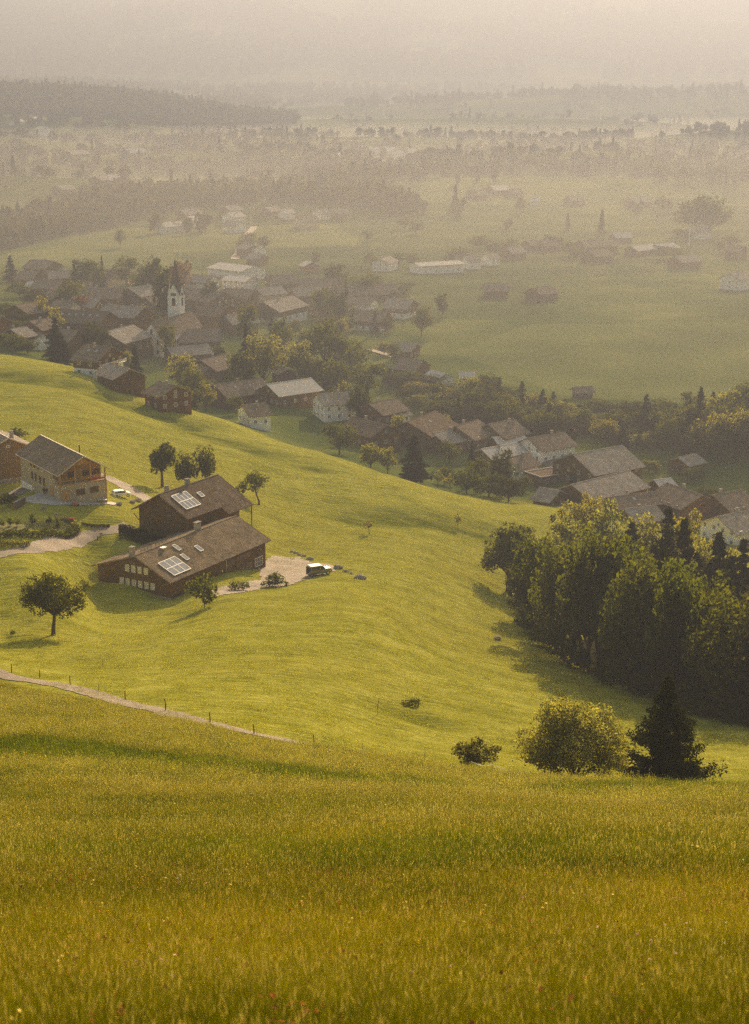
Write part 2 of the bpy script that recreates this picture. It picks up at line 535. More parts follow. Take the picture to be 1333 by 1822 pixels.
def build_ground():
    an = np.linspace(-.26, .26, 520)
    ao = np.concatenate([np.linspace(.27, .6, 24), np.geomspace(.65, 4.5, 22)])
    A = np.concatenate([-ao[::-1], an, ao])
    y1 = np.geomspace(30, 640, 900); y2 = np.geomspace(645, 9200, 330)
    Y = np.concatenate([np.linspace(-110, -5, 22), np.linspace(0, 29, 60), y1, y2])
    AA, YY = np.meshgrid(A, Y)
    XX = AA * np.sqrt(YY ** 2 + 30 ** 2)
    XX = np.clip(XX, -4150, 4150)
    ZZ = H(XX, YY)
    V = np.stack([XX, YY, ZZ], -1).reshape(-1, 3)
    nr, nc = XX.shape
    idx = np.arange(nr * nc).reshape(nr, nc)
    Q = np.stack([idx[:-1, :-1], idx[:-1, 1:], idx[1:, 1:], idx[1:, :-1]], -1).reshape(-1, 4)
    # drop degenerate faces at the clipped rim
    wdt = np.abs(XX[:-1, 1:] - XX[:-1, :-1]).reshape(-1)
    Q = Q[wdt > 1e-4]
    me = np_mesh('ground', V, Q, ground_material(), smooth=True)
    ca = me.color_attributes.new('zone', 'FLOAT_COLOR', 'POINT')
    u = CX + F * XX / (YY * CT - (ZZ - CAMZ) * ST)
    d_edge = path_depth(XX, YY)                      # metres beyond the meadow's far edge
    tall = (1 - sstep(-1.5, 1.0, d_edge))
    val = sstep(560, 640, YY + .25 * np.abs(XX)) * 1.0
    val = np.maximum(val, sstep(470, 500, YY - np.interp(u, [0, 150, 300, 400, 560, 700, 960, 1333], [80, 70, 55, 35, 8, -18, -25, -60])))
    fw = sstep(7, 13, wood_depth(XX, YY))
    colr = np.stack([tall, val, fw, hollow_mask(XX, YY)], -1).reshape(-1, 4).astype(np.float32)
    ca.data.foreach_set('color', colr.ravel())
    return tag(link('ground', me), kind='structure')


WOODEDGE = [tuple(at(u, v)[:2]) for u, v in ((930, 1075), (950, 1130), (985, 1170), (1050, 1203), (1120, 1232), (1200, 1262), (1333, 1292), (1450, 1310), (1600, 1330))]


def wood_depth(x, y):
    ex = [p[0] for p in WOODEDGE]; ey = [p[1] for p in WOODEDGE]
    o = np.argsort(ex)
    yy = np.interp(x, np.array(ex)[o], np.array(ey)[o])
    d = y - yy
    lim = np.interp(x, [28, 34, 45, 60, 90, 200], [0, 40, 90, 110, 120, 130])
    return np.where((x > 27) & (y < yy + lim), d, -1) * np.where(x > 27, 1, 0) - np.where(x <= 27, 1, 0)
GO = build_ground()
_z = np.empty(len(GO.data.vertices) * 3, np.float32); GO.data.vertices.foreach_get('co', _z); _z = _z[2::3]
ZMIN, ZMAX = float(_z.min()), float(_z.max())
print('ground z', ZMIN, ZMAX)
# the air: from just under the lowest ground to just above the wooded mountain
tag(MB().box(-4200, 4200, -120, 9300, ZMIN - 1.0, ZMAX + 48).build('haze', HAZE_MAT), kind='stuff')
# ------------------------------------------------------------------ vegetation
def leaf_material(name, c_dark, c_light, trans=.45, tint=.07):
    if name in MATS: return MATS[name]
    t = NT(name)
    oi = t.n('ShaderNodeObjectInfo')
    f = t.noise(t.pos(obj=True), .9, 4, .7)
    c = t.ramp(f, [(.32, c_dark), (.68, c_light)])
    # each plant a little different in hue
    k = t.ramp(oi.outputs['Random'], [(0, (1 - tint, 1, 1 - tint)), (.5, (1, 1, 1)), (1, (1 + 0, 1 - tint, 1 - tint))])
    c = t.mix(c, k, 1.0, 'MULTIPLY')
    d = t.n('ShaderNodeBsdfDiffuse'); t.l(c, d.inputs['Color'])
    tr = t.n('ShaderNodeBsdfTranslucent')
    c2 = t.mix(c, (1.0, .95, .35), 1.0, 'MULTIPLY'); t.l(c2, tr.inputs['Color'])
    m = t.n('ShaderNodeMixShader'); m.inputs[0].default_value = trans
    t.l(d.outputs[0], m.inputs[1]); t.l(tr.outputs[0], m.inputs[2])
    MATS[name] = t.done(m.outputs[0]); return MATS[name]


def bark_material():
    if 'bark' in MATS: return MATS['bark']
    t = NT('bark'); f = t.noise(t.pos((4, 4, .8), obj=True), 2.0, 4, .6)
    c = t.ramp(f, [(.3, (.035, .022, .012)), (.7, (.11, .075, .045))])
    MATS['bark'] = t.done(t.bsdf(c, .9, t.bump(f, .05, .7), .1)); return MATS['bark']


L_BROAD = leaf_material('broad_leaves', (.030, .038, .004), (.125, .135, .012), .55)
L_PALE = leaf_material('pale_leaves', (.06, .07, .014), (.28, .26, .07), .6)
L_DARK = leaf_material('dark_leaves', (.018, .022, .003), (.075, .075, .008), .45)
L_NEEDLE = leaf_material('needles', (.012, .016, .003), (.050, .050, .008), .2)
L_YELLOW = leaf_material('yellow_leaves', (.15, .14, .01), (.30, .27, .03), .5)
L_RUST = leaf_material('rusty_leaves', (.09, .045, .012), (.18, .09, .025), .4)


def leaf_quads(C, size, rs, normal_bias=None, aspect=1.5):
    """one small leaf-sized quad at each row of C"""
    n = len(C)
    a = rs.normal(size=(n, 3)); a /= np.linalg.norm(a, axis=1)[:, None] + 1e-9
    b = rs.normal(size=(n, 3))
    if normal_bias is not None: b = b * .6 + normal_bias
    b = b - a * (a * b).sum(1)[:, None]; b /= np.linalg.norm(b, axis=1)[:, None] + 1e-9
    c = np.cross(a, b)
    s = size * rs.uniform(.6, 1.35, n)[:, None]
    p, q = a * s * aspect * .5, c * s * .5
    V = np.stack([C - p, C + q * .9 - p * .1, C + p, C - q * .9 - p * .1], 1).reshape(-1, 3)
    return V, np.arange(n * 4).reshape(-1, 4)


def crown_points(n, rx, ry, rz, z0, rs, lobes=22, lobe_r=.33, hollow=.55, lumps=None):
    """leaf positions in many overlapping twig clumps spread through an uneven crown"""
    pts = []
    L = []
    for i in range(lobes):
        d = rs.normal(size=3); d /= np.linalg.norm(d)
        if d[2] < -.5: d[2] *= .4
        r = rs.uniform(hollow, .84)
        rr = lobe_r * rs.uniform(.6, 1.3)
        L.append((d * r, rr))
    L.append((np.array([0, 0, 0.]), .5)); L.append((np.array([0, 0, .3]), .45))
    wts = np.array([l[1] ** 2 for l in L]); wts /= wts.sum()
    k = rs.choice(len(L), n, p=wts)
    cen = np.array([l[0] for l in L])[k]; rad = np.array([l[1] for l in L])[k]
    d = rs.normal(size=(n, 3)); d /= np.linalg.norm(d, axis=1)[:, None]
    r = rs.uniform(.35, 1.0, n) ** .5
    # twig sub-clumps
    m = max(8, n // 26)
    tw = rs.randint(0, m, n)
    P = cen + d * (rad * r)[:, None]
    anchors = P[rs.randint(0, n, m)]
    near = rs.rand(n) < .45
    P[near] = anchors[tw[near]] + rs.normal(size=(near.sum(), 3)) * .045
    P = P * np.array([rx, ry, rz]) * 1.1 + np.array([0, 0, z0])
    return P


def limbs(mb, base_h, top, rx, ry, trunk_r, rs, n=7, lean=(0, 0)):
    lx, ly = lean
    mb.tube([(0, 0, -.6), (lx * .1, ly * .1, base_h * .35), (lx * .5, ly * .5, base_h), (lx, ly, top * .82)], [trunk_r * 1.35, trunk_r, trunk_r * .8, trunk_r * .18], 8)
    for i in range(n):
        a = 2 * pi * (i + rs.rand() * .7) / n; z = base_h * (.85 + .5 * rs.rand())
        e = .55 + .35 * rs.rand(); zz = z + (top - z) * (.25 + .5 * rs.rand())
        sx, sy = lx * .5, ly * .5
        mb.tube([(sx, sy, z), (sx + cos(a) * rx * e * .45, sy + sin(a) * ry * e * .45, z + (zz - z) * .65), (sx + cos(a) * rx * e, sy + sin(a) * ry * e, zz)],
                [trunk_r * .5, trunk_r * .3, trunk_r * .08], 5)
    return mb


def broadleaf(h, w, seed, n, leaf, mat, clear=.18, lobes=24, lobe_r=.33, trunk=None, name='broadleaf_tree', rz_k=None, lean=(0, 0), d=None, nl=7):
    """h total height, w crown width"""
    rs = np.random.RandomState(seed)
    root = empty(name, (0, 0, 0))
    z0 = h * clear; cz = (h + z0) / 2; rz = (h - z0) / 2
    tr = trunk or h * .02
    limbs(MB(), h * clear * 1.15 + .3, h, w / 2, w / 2, tr, rs, nl, lean).build('trunk', bark_material(), root, True)
    P = crown_points(n, w / 2, (d or w) / 2, rz, cz, rs, lobes, lobe_r)
    P[:, 0] += lean[0]; P[:, 1] += lean[1]
    V, Q = leaf_quads(P, leaf, rs)
    link('crown', np_mesh('crown', V, Q, mat), root)
    return root


def conifer(h, w, seed, n, leaf, mat=None, clear=.04, name='conifer_tree', tiers=None, ragged=.25, droop=.25, spread=.16, pw=.8):
    rs = np.random.RandomState(seed)
    root = empty(name, (0, 0, 0))
    mb = MB(); mb.tube([(0, 0, -.6), (0, 0, h * .3), (0, 0, h * .97)], [h * .018, h * .012, h * .003], 7)
    nb = int(tiers or h * 7)
    P = []
    zs = h * (clear + (1 - clear) * np.sort(rs.rand(nb)) ** 1.15)
    per = max(6, n // nb)
    for i, z in enumerate(zs):
        k = 1 - (z / h); a = rs.rand() * 2 * pi
        r = (w / 2) * (k ** pw) * (1 + ragged * rs.normal()) * min(1, .55 + (z / h - clear) * 4)
        r = max(r, .12)
        m = max(4, int(per * (.35 + 1.3 * k)))
        t = rs.rand(m) ** .7
        sp = spread * r + .06
        x = cos(a) * r * t; y = sin(a) * r * t
        zz = z + .10 * r * t * 1.2 - droop * r * t * t
        off = rs.normal(size=(m, 3)) * np.stack([sp * (1.15 - t) + .04, sp * (1.15 - t) + .04, .05 + .05 * r * np.ones(m)], 1)
        off[:, 2] -= .10 * r * rs.rand(m)
        P.append(np.stack([x, y, zz], 1) + off)
        if i % 3 == 0 and r > .5:
            mb.tube([(0, 0, z), (cos(a) * r * .85, sin(a) * r * .85, z - droop * r * .6)], [h * .004, .01], 4, False)
    P = np.concatenate(P)
    mb.build('trunk', bark_material(), root, True)
    V, Q = leaf_quads(P, leaf, rs, aspect=2.4)
    link('crown', np_mesh('crown', V, Q, mat or L_NEEDLE), root)
    return root


PARK = []          # prototypes that were used once already get copied afterwards


class Kind:
    """a kind of tree: the first one placed is the built one, the following are copies of it and its parts"""
    def __init__(s, fn, h, w):
        s.fn, s.h, s.w, s.first = fn, h, w, None

    def place(s, p, h, w, label, cat='tree', group=None, rz=None, name=None, mat=None):
        if s.first is None:
            o = s.first = s.fn()
        else:
            o = copy_tree(s.first)
        o.location = p; o.scale = (w / s.w, w / s.w, h / s.h)
        o.rotation_euler = (0, 0, random.uniform(0, 6.28) if rz is None else rz)
        for key in ('group', 'label', 'category', 'kind'):
            if key in o: del o[key]
        if name: o.name = name
        return tag(o, label, cat, group)


KB = [Kind(lambda i=i, m=m: broadleaf(14, 11, 20 + i, 3600, .42, m, .1, 26 + i * 3, .30), 14, 11) for i, m in enumerate((L_BROAD, L_DARK, L_BROAD))]
KP = [Kind(lambda i=i: broadleaf(14, 10, 40 + i, 3600, .42, L_PALE, .08, 26, .3), 14, 10) for i in range(2)]
KY = Kind(lambda: broadleaf(10, 7, 51, 1500, .4, L_YELLOW, .05, 16, .34), 10, 7)
KR = Kind(lambda: broadleaf(9, 7, 53, 1500, .4, L_RUST, .05, 16, .34), 9, 7)
KC = [Kind(lambda i=i: conifer(18, 7.0, 60 + i, 4200, .40, ragged=.18), 18, 7.0) for i in range(3)]
KS = [Kind(lambda i=i: broadleaf(3, 3.6, 70 + i, 1100, .22, L_BROAD, .0, 14, .4, trunk=.06, name='bush'), 3, 3.6) for i in range(2)]
KSM = Kind(lambda: broadleaf(5, 3.6, 75, 700, .24, L_PALE, .25, 12, .34, trunk=.09), 5, 3.6)
KSP = Kind(lambda: conifer(6, 2.8, 77, 900, .25), 6, 2.8)


def tree_top(kind, u, vtop, D, w, label, hmax=26, hmin=2.0, **kw):
    p = at_depth(u, D)
    rx, ry, rz = ray(u, vtop)
    zt = CAMZ + D * rz / ry
    h = min(max(zt - p.z, hmin), hmax)
    return kind.place(p, h, w, label, **kw)


def tree_base(kind, u, v, h_px, w_px, label, dz=0, **kw):
    p = at(u, v); k = pxm(p)
    return kind.place(p, h_px / k / cos(radians(10)), w_px / k, label, **kw)
# ------------------------------------------------------------------ houses
W_BROWN = mat_boards('dark_shingle_wall', (.078, .046, .014), (.20, .122, .040))
W_ORANGE = mat_boards('orange_board_wall', (.13, .066, .02), (.23, .125, .042))
W_GREY = mat_boards('silvered_shingle_wall', (.30, .245, .165), (.50, .42, .30))
W_WHITE = mat_simple('white_render', (.72, .69, .64), .85, .2, 0, .05)
W_CREAM = mat_simple('cream_render', (.55, .45, .30), .85, .2, 0, .06)
W_RED = mat_boards('red_brown_boards', (.10, .05, .02), (.17, .085, .038))
R_BROWN = mat_roof('brown_tile_roof', (.20, .15, .105), (.32, .25, .18))
R_DARK = mat_roof('dark_shingle_roof', (.155, .112, .072), (.26, .19, .13), .35)
R_GREY = mat_roof('grey_tile_roof', (.29, .245, .195), (.44, .38, .31))
R_LIGHT = mat_simple('pale_sheet_roof', (.52, .47, .41), .85, .1, .0, .12)
R_MOSS = mat_roof('mossy_slate_roof', (.20, .145, .090), (.34, .255, .165), .35, .7)
PANE = mat_simple('window_pane', (.05, .045, .04), .15, .6, 0, .1)
PANE_PALE = mat_simple('pale_blind_pane', (.58, .52, .42), .5, .4, 0, .05)
SKYPANE = mat_simple('painted_sheen_glass', (.36, .36, .37), .8, .1, 0, .04)  # matte pale grey: the sky's reflection is put into the colour
FRAME_W = mat_simple('white_window_frame', (.62, .58, .52), .6)
FRAME_B = mat_simple('brown_window_frame', (.20, .10, .04), .7)
STONE = mat_simple('grey_stone', (.28, .25, .22), .9, .1, 0, .25, 3)
PLASTER = mat_simple('chimney_plaster', (.34, .30, .25), .9, .1, 0, .15, 2)
METAL = mat_simple('pale_metal', (.6, .58, .55), .35, .5, .6, .05)
WOOD_L = mat_boards('honey_boards', (.34, .19, .06), (.55, .33, .12))
BLACK = mat_simple('dark_metal', (.03, .028, .025), .5, .4, .3)
GOLD = mat_simple('brass', (.7, .5, .2), .3, .5, 1)


def face_frame(L, W, side):
    """origin, along, out vectors of a wall: front/back are the gables, left/right the eave walls"""
    if isinstance(W, tuple):
        wl, wr = W
        if side == 'front': return Vector((-L / 2, wl, 0)), Vector((0, -1, 0)), Vector((-1, 0, 0)), wl + wr
        if side == 'back': return Vector((L / 2, -wr, 0)), Vector((0, 1, 0)), Vector((1, 0, 0)), wl + wr
        if side == 'right': return Vector((-L / 2, -wr, 0)), Vector((1, 0, 0)), Vector((0, -1, 0)), L
        return Vector((L / 2, wl, 0)), Vector((-1, 0, 0)), Vector((0, 1, 0)), L
    if side == 'front': return Vector((-L / 2, W / 2, 0)), Vector((0, -1, 0)), Vector((-1, 0, 0)), W
    if side == 'back': return Vector((L / 2, -W / 2, 0)), Vector((0, 1, 0)), Vector((1, 0, 0)), W
    if side == 'right': return Vector((-L / 2, -W / 2, 0)), Vector((1, 0, 0)), Vector((0, -1, 0)), L
    return Vector((L / 2, W / 2, 0)), Vector((-1, 0, 0)), Vector((0, 1, 0)), L


def obox(mb, o, a, n, s0, s1, z0, z1, d0, d1):
    up = Vector((0, 0, 1))
    P = [o + a * s + up * z + n * d for d in (d0, d1) for z in (z0, z1) for s in (s0, s1)]
    return mb.add(P, [(0, 1, 3, 2), (4, 6, 7, 5), (0, 4, 5, 1), (2, 3, 7, 6), (0, 2, 6, 4), (1, 5, 7, 3)])


def add_window(root, L, W, side, s, z, w, h, frame=None, pane=None, cols=1, rows=1, name='window', fine=True, label=None):
    o, a, n, _ = face_frame(L, W, side)
    t = min(.12, w * .14)
    fr = MB()
    obox(fr, o, a, n, s - w / 2, s + w / 2, z, z + t, -.02, .07); obox(fr, o, a, n, s - w / 2, s + w / 2, z + h - t, z + h, -.02, .07)
    obox(fr, o, a, n, s - w / 2, s - w / 2 + t, z + t, z + h - t, -.02, .07); obox(fr, o, a, n, s + w / 2 - t, s + w / 2, z + t, z + h - t, -.02, .07)
    for i in range(1, cols):
        x = s - w / 2 + w * i / cols; obox(fr, o, a, n, x - t * .35, x + t * .35, z + t, z + h - t, -.02, .06)
    for i in range(1, rows):
        zz = z + h * i / rows; obox(fr, o, a, n, s - w / 2 + t, s + w / 2 - t, zz - t * .3, zz + t * .3, -.02, .055)
    f = fr.build(name, frame or FRAME_W, root)
    pn = MB(); obox(pn, o, a, n, s - w / 2 + t * .8, s + w / 2 - t * .8, z + t * .8, z + h - t * .8, -.03, .03)
    pn.build('pane', pane or PANE, f)
    return f


def gable_solid(L, W, h, rise, down, apex=0.0):
    """walls with both gables; apex moves the ridge sideways"""
    pts = [(-L / 2, -W / 2, -down), (-L / 2, W / 2, -down), (-L / 2, W / 2, h), (-L / 2, apex, h + rise), (-L / 2, -W / 2, h)]
    return MB().prism(pts, (L, 0, 0))


def slab(mb, p0, p1, p2, p3, th):
    """roof plane p0..p3 (top side) with thickness straight down"""
    P = [Vector(p) for p in (p0, p1, p2, p3)]; Q = [p - Vector((0, 0, th)) for p in P]
    return mb.add(P + Q, [(0, 1, 2, 3), (7, 6, 5, 4), (0, 4, 5, 1), (1, 5, 6, 2), (2, 6, 7, 3), (3, 7, 4, 0)])


def roof_parts(root, L, W, h, rise, ov, ovg, mat, th=.22, edge=None, name='roof', kl=None):
    """two slabs meeting along the ridge, one mesh; returns the roof object and a function onto its slopes"""
    wl, wr = W if isinstance(W, tuple) else (W / 2, W / 2)
    k = rise / wr; kl = kl or k
    hb = th + .01
    zr = h + rise + hb
    ys = {-1: -(wr + ov), 1: wl + ov}; zs = {-1: zr - k * (wr + ov), 1: zr - kl * (wl + ov)}
    x0, x1 = -L / 2 - ovg, L / 2 + ovg
    mb = MB()
    slab(mb, (x0, 0, zr), (x0, ys[-1], zs[-1]), (x1, ys[-1], zs[-1]), (x1, 0, zr), th)
    slab(mb, (x1, 0, zr), (x1, ys[1], zs[1]), (x0, ys[1], zs[1]), (x0, 0, zr), th)
    r = mb.build(name, mat, root)
    tr = MB()
    e = .07
    for sg in (-1, 1):
        ye, ze = ys[sg], zs[sg]        # verge boards and eave boards, a little proud
        for x in (x0 - .05, x1 + .01):
            P0 = Vector((x, 0, zr + .03)); P1 = Vector((x, ye, ze + .03))
            tr.prism([P0, P1, P1 - Vector((0, 0, th + e)), P0 - Vector((0, 0, th + e))], (.04, 0, 0))
        y = ye + sg * .01
        tr.box(x0, x1, min(y, y + sg * .09), max(y, y + sg * .09), ze - th * .7, ze - .02)
    tr.box(x0, x1, -.13, .13, zr - .03, zr + .06)
    tr.build('roof_trim', edge or mat, r)

    def on(x, y, lift=0.0):
        return Vector((x, y, zr - (k if y < 0 else kl) * abs(y) + lift)), k
    return r, on


def roof_panel(roof, on, x0, x1, y0, y1, lift, th, mat, name, cols=1, rows=1, frame=None, parent=None):
    """panel lying on the slope between two x and two y; bars between its panes"""
    mb = MB()
    P = [on(x, y, lift + th)[0] for x, y in ((x0, y0), (x0, y1), (x1, y1), (x1, y0))]
    slab(mb, *(P if y1 < y0 else P[::-1]), th)
    o = mb.build(name, mat, parent or roof)
    if frame:
        fb = MB()

        def bar(xa, xb, ya, yb):
            Q = [on(x, y, lift + th + .03)[0] for x, y in ((xa, ya), (xa, yb), (xb, yb), (xb, ya))]
            slab(fb, *(Q if yb < ya else Q[::-1]), .05)
        t = min(.12, abs(x1 - x0) * .08)
        s = 1 if y1 > y0 else -1
        for i in range(cols + 1):
            x = x0 + (x1 - x0) * i / cols; bar(x - t / 2, x + t / 2, y0, y1)
        for i in range(rows + 1):
            y = y0 + (y1 - y0) * i / rows; bar(x0, x1, y - s * t / 2, y + s * t / 2)
        fo = fb.build('panel_frame' if name != 'skylight' else 'skylight_frame', frame, parent or roof)
    return o


def chimney(roof, on, x, y, w, h, mat=PLASTER, cap=METAL, d=None):
    z = on(x, y)[0].z; d = d or w
    mb = MB().box(x - w / 2, x + w / 2, y - d / 2, y + d / 2, z - .6, z + h)
    c = MB()
    for sx in (-1, 1):
        c.box(x + sx * w * .38 - .05, x + sx * w * .38 + .05, y - d * .4, y + d * .4, z + h, z + h + .22)
    c.box(x - w * .62, x + w * .62, y - d * .6, y + d * .6, z + h + .22, z + h + .3)
    o = MB(); o.v = mb.v; o.f = mb.f
    o.add(c.v, c.f)
    return o.build('chimney', mat, roof)


def ridge_frame(u1, v1, u2, v2, total, ymin=0, L=None, fix=None):
    """ends of a ridge seen in the photo -> centre, heading and length (all on one level)"""
    p1 = at(u1, v1, total, ymin) if fix is None else fix
    rx, ry, rz = ray(u2, v2)
    t = (p1.z - CAMZ) / rz
    p2 = Vector((rx * t, ry * t, p1.z))
    d = p2 - p1; d.z = 0
    # the far end is very sensitive to its row: keep the run believable
    ang = atan2(d.y, d.x); ln = d.length
    if L: ln = L
    p2 = p1 + Vector((cos(ang), sin(ang), 0)) * ln
    c = (p1 + p2) / 2
    return c, ang, ln, p1.z - total


def village_house(n_, ridge, W, h, wall, roof, label, L=None, pitch=24, kind='house', chim=True, win=None, sky=0, base=None, lower=None,
                  ov=.9, balcony=False, wframe=None, name=None, solar=0, group=None, ymin=440, maxlen=34, D=None):
    u1, v1, u2, v2 = ridge; W *= 1.12
    rise = tan(radians(pitch)) * W / 2
    ovg = .8
    fix = None
    if D:
        rx, ry, rz = ray(u1, v1); fix = Vector((D * rx / ry, D, CAMZ + D * rz / ry))
    c, ang, ln, zg = ridge_frame(u1, v1, u2, v2, h + rise + .25, ymin, fix=fix)
    if L: ln = L + 2 * ovg; 
    ln = min(max(ln, 6), maxlen)
    p1 = fix or at(u1, v1, h + rise + .25, ymin)
    # keep the middle of the seen ridge in place
    um, vm = (u1 + u2) / 2, (v1 + v2) / 2
    rx, ry, rz = ray(um, vm); t = (p1.z - CAMZ) / rz
    c = Vector((rx * t, ry * t, 0))
    Lb = max(ln - 2 * ovg, 4.5)
    root = empty(name or kind, (c.x, c.y, zg), ang, label, 'barn' if kind == 'barn' else ('shed' if kind == 'shed' else 'house'), group)
    down = 5
    if lower:
        hl = min(h * .5, 2.6)
        MB().box(-Lb / 2 + .0, Lb / 2 - .0, -W / 2, W / 2, -down, hl).build('ground_floor_wall', lower, root)
        g = gable_solid(Lb + .16, W + .16, h - hl, rise, 0)
        g.v = [(x, y, z + hl + .002) for x, y, z in g.v]
        g.build('wall', wall, root); LL, WW = Lb + .16, W + .16
    else:
        gable_solid(Lb, W, h, rise, down).build('wall', wall, root); LL, WW = Lb, W
    r, on = roof_parts(root, LL, WW, h, rise, ov, ovg, roof, .2)
    if chim:
        chimney(r, on, (random.random() - .5) * Lb * .5, random.choice((-1, 1)) * W * .08, .75, 1.1)
    for i in range(sky):
        x = -Lb / 2 + Lb * (i + 1) / (sky + 1)
        roof_panel(r, on, x - .45, x + .45, -W * .16, -W * .16 - 1.1, .02, .07, SKYPANE, 'skylight')
    if solar:
        roof_panel(r, on, -Lb * .1, -Lb * .1 + solar, -W * .12, -W * .38, .03, .08, SKYPANE, 'solar_panel', 4, 2, BLACK)
    fr = wframe or (FRAME_W if wall in (W_WHITE, W_CREAM) or random.random() < .35 else FRAME_B)
    nf = 2 if h < 4 else 3
    floors = [1.0] if h < 4.4 else [.9, 3.5]
    if win is None: win = ('front' if v1 >= v2 else 'back', 'right')
    for side in win:
        Ls = WW if side in ('front', 'back') else LL
        cnt = max(2, min(4, int(Ls / 3.2)))
        for z in floors:
            for i in range(cnt):
                s = Ls * (i + .5) / cnt
                add_window(root, LL, WW, side, s, z, 1.05, 1.25, fr, PANE, 2)
        if side in ('front', 'back') and rise > 1.8:
            add_window(root, LL, WW, side, Ls / 2, h + .3, .9, .9, fr, PANE, 2)
        if balcony and side in ('front', 'back'):
            o, a, n, _ = face_frame(LL, WW, side)
            b = MB(); obox(b, o, a, n, .2, Ls - .2, 2.9, 3.05, .0, 1.3)
            for i in range(int(Ls / .35)):
                obox(b, o, a, n, .25 + i * .35, .4 + i * .35, 3.05, 3.9, 1.2, 1.26)
            obox(b, o, a, n, .2, Ls - .2, 3.9, 4.0, 1.16, 1.3)
            b.build('balcony', FRAME_W if balcony == 'white' else W_ORANGE, root)
    if kind == 'barn':
        add_window(root, LL, WW, 'front', WW / 2, .05, 3.2, 3.0, W_BROWN, BLACK, 2, 1, 'barn_door')
    return root


def ridge_exact(near, far, D):
    """ridge of a building whose near end stands D metres away: centre, heading near->far, length, height"""
    rx, ry, rz = ray(*near); p0 = Vector((D * rx / ry, D, CAMZ + D * rz / ry))
    rx, ry, rz = ray(*far); t = (p0.z - CAMZ) / rz; p1 = Vector((rx * t, ry * t, p0.z))
    d = p1 - p0
    return (p0 + p1) / 2, atan2(d.y, d.x), d.length, p0.z
# ------------------------------------------------------------------ the farm in the middle distance
def ribbon(name, pts, widths, mat, lift=.06, step=.7, kind='structure', across=7):
    """strip draped on the ground"""
    P = [Vector((p[0], p[1], 0)) for p in pts]
    S = []; Wd = []
    for i in range(len(P) - 1):
        n = max(1, int((P[i + 1] - P[i]).length / step))
        for k in range(n):
            t = k / n
            # catmull-rom for a smooth run
            a = P[max(i - 1, 0)]; b = P[i]; c = P[i + 1]; d = P[min(i + 2, len(P) - 1)]
            q = 0.5 * ((2 * b) + (c - a) * t + (2 * a - 5 * b + 4 * c - d) * t * t + (-a + 3 * b - 3 * c + d) * t ** 3)
            S.append(q); Wd.append(widths[i] * (1 - t) + widths[i + 1] * t)
    S.append(P[-1]); Wd.append(widths[-1])
    X = []; Y = []
    for i, s in enumerate(S):
        d = (S[min(i + 1, len(S) - 1)] - S[max(i - 1, 0)]).normalized(); nrm = Vector((-d.y, d.x, 0))
        wob = Wd[i] * (1 + .07 * sin(i * .9) + .05 * sin(i * 2.3))
        for k in range(across):
            q = s + nrm * wob * (k / (across - 1) - .5); X.append(q.x); Y.append(q.y)
    Z = H(np.array(X), np.array(Y)) + lift
    V = np.stack([X, Y, Z], 1); n = len(S)
    Q = np.array([(i * across + k, (i + 1) * across + k, (i + 1) * across + k + 1, i * across + k + 1) for i in range(n - 1) for k in range(across - 1)])
    return tag(link(name, np_mesh(name, V, Q[:, ::-1], mat, True)), kind=kind)


def patch(name, poly, mat, lift=.05, step=.6, kind='structure', parent=None):
    """flat sheet of any outline, draped on the ground; outline in ground coordinates"""
    px = np.array([p[0] for p in poly]); py = np.array([p[1] for p in poly])
    gx = np.arange(px.min() - step, px.max() + step * 2, step); gy = np.arange(py.min() - step, py.max() + step * 2, step)
    GX, GY = np.meshgrid(gx, gy)
    jx = GX + .5 * noise2(GX / 2.1, GY / 2.1); jy = GY + .5 * noise2(GX / 2.3 + 9, GY / 2.3)
    ins = np.zeros(GX.shape, bool); n = len(poly); j = n - 1
    for i in range(n):
        c = ((py[i] > jy) != (py[j] > jy)) & (jx < (px[j] - px[i]) * (jy - py[i]) / (py[j] - py[i] + 1e-9) + px[i])
        ins ^= c; j = i
    Z = H(GX, GY) + lift
    V = np.stack([GX, GY, Z], -1).reshape(-1, 3)
    idx = np.arange(GX.size).reshape(GX.shape)
    ok = ins[:-1, :-1] | ins[1:, 1:]
    Q = np.stack([idx[:-1, :-1], idx[:-1, 1:], idx[1:, 1:], idx[1:, :-1]], -1)[ok]
    used = np.unique(Q); mp = -np.ones(len(V), int); mp[used] = np.arange(len(used))
    o = link(name, np_mesh(name, V[used], mp[Q], mat, True), parent)
    return tag(o, kind=kind) if kind else o


def gravel_mat(name, a, b):
    t = NT(name); p = t.pos()
    f = t.math('ADD', t.math('MULTIPLY', t.noise(p, 3.5, 5, .7), .5), t.math('MULTIPLY', t.noise(p, .35, 4, .6), .5))
    c = t.ramp(f, [(.35, a), (.65, b)])
    return t.done(t.bsdf(c, .95, t.bump(t.noise(p, 6, 3, .7), .04, .6), .1))


GRAVEL = gravel_mat('gravel_surface', (.15, .12, .085), (.27, .22, .165))
ASPH = gravel_mat('worn_asphalt', (.11, .085, .062), (.20, .16, .12))
CONC = gravel_mat('concrete_paving', (.36, .32, .27), (.48, .44, .38))
SOIL = gravel_mat('garden_soil', (.07, .065, .015), (.17, .16, .03))

G = lambda *uv: [at(u, v) for u, v in uv]

# path across the meadow's far edge
ribbon('path', G((-60, 1186)) + G((0, 1199), (115, 1221), (231, 1254), (294, 1269), (375, 1289), (452, 1306), (520, 1321), (575, 1331)), [2.9] * 9, ASPH, .07)

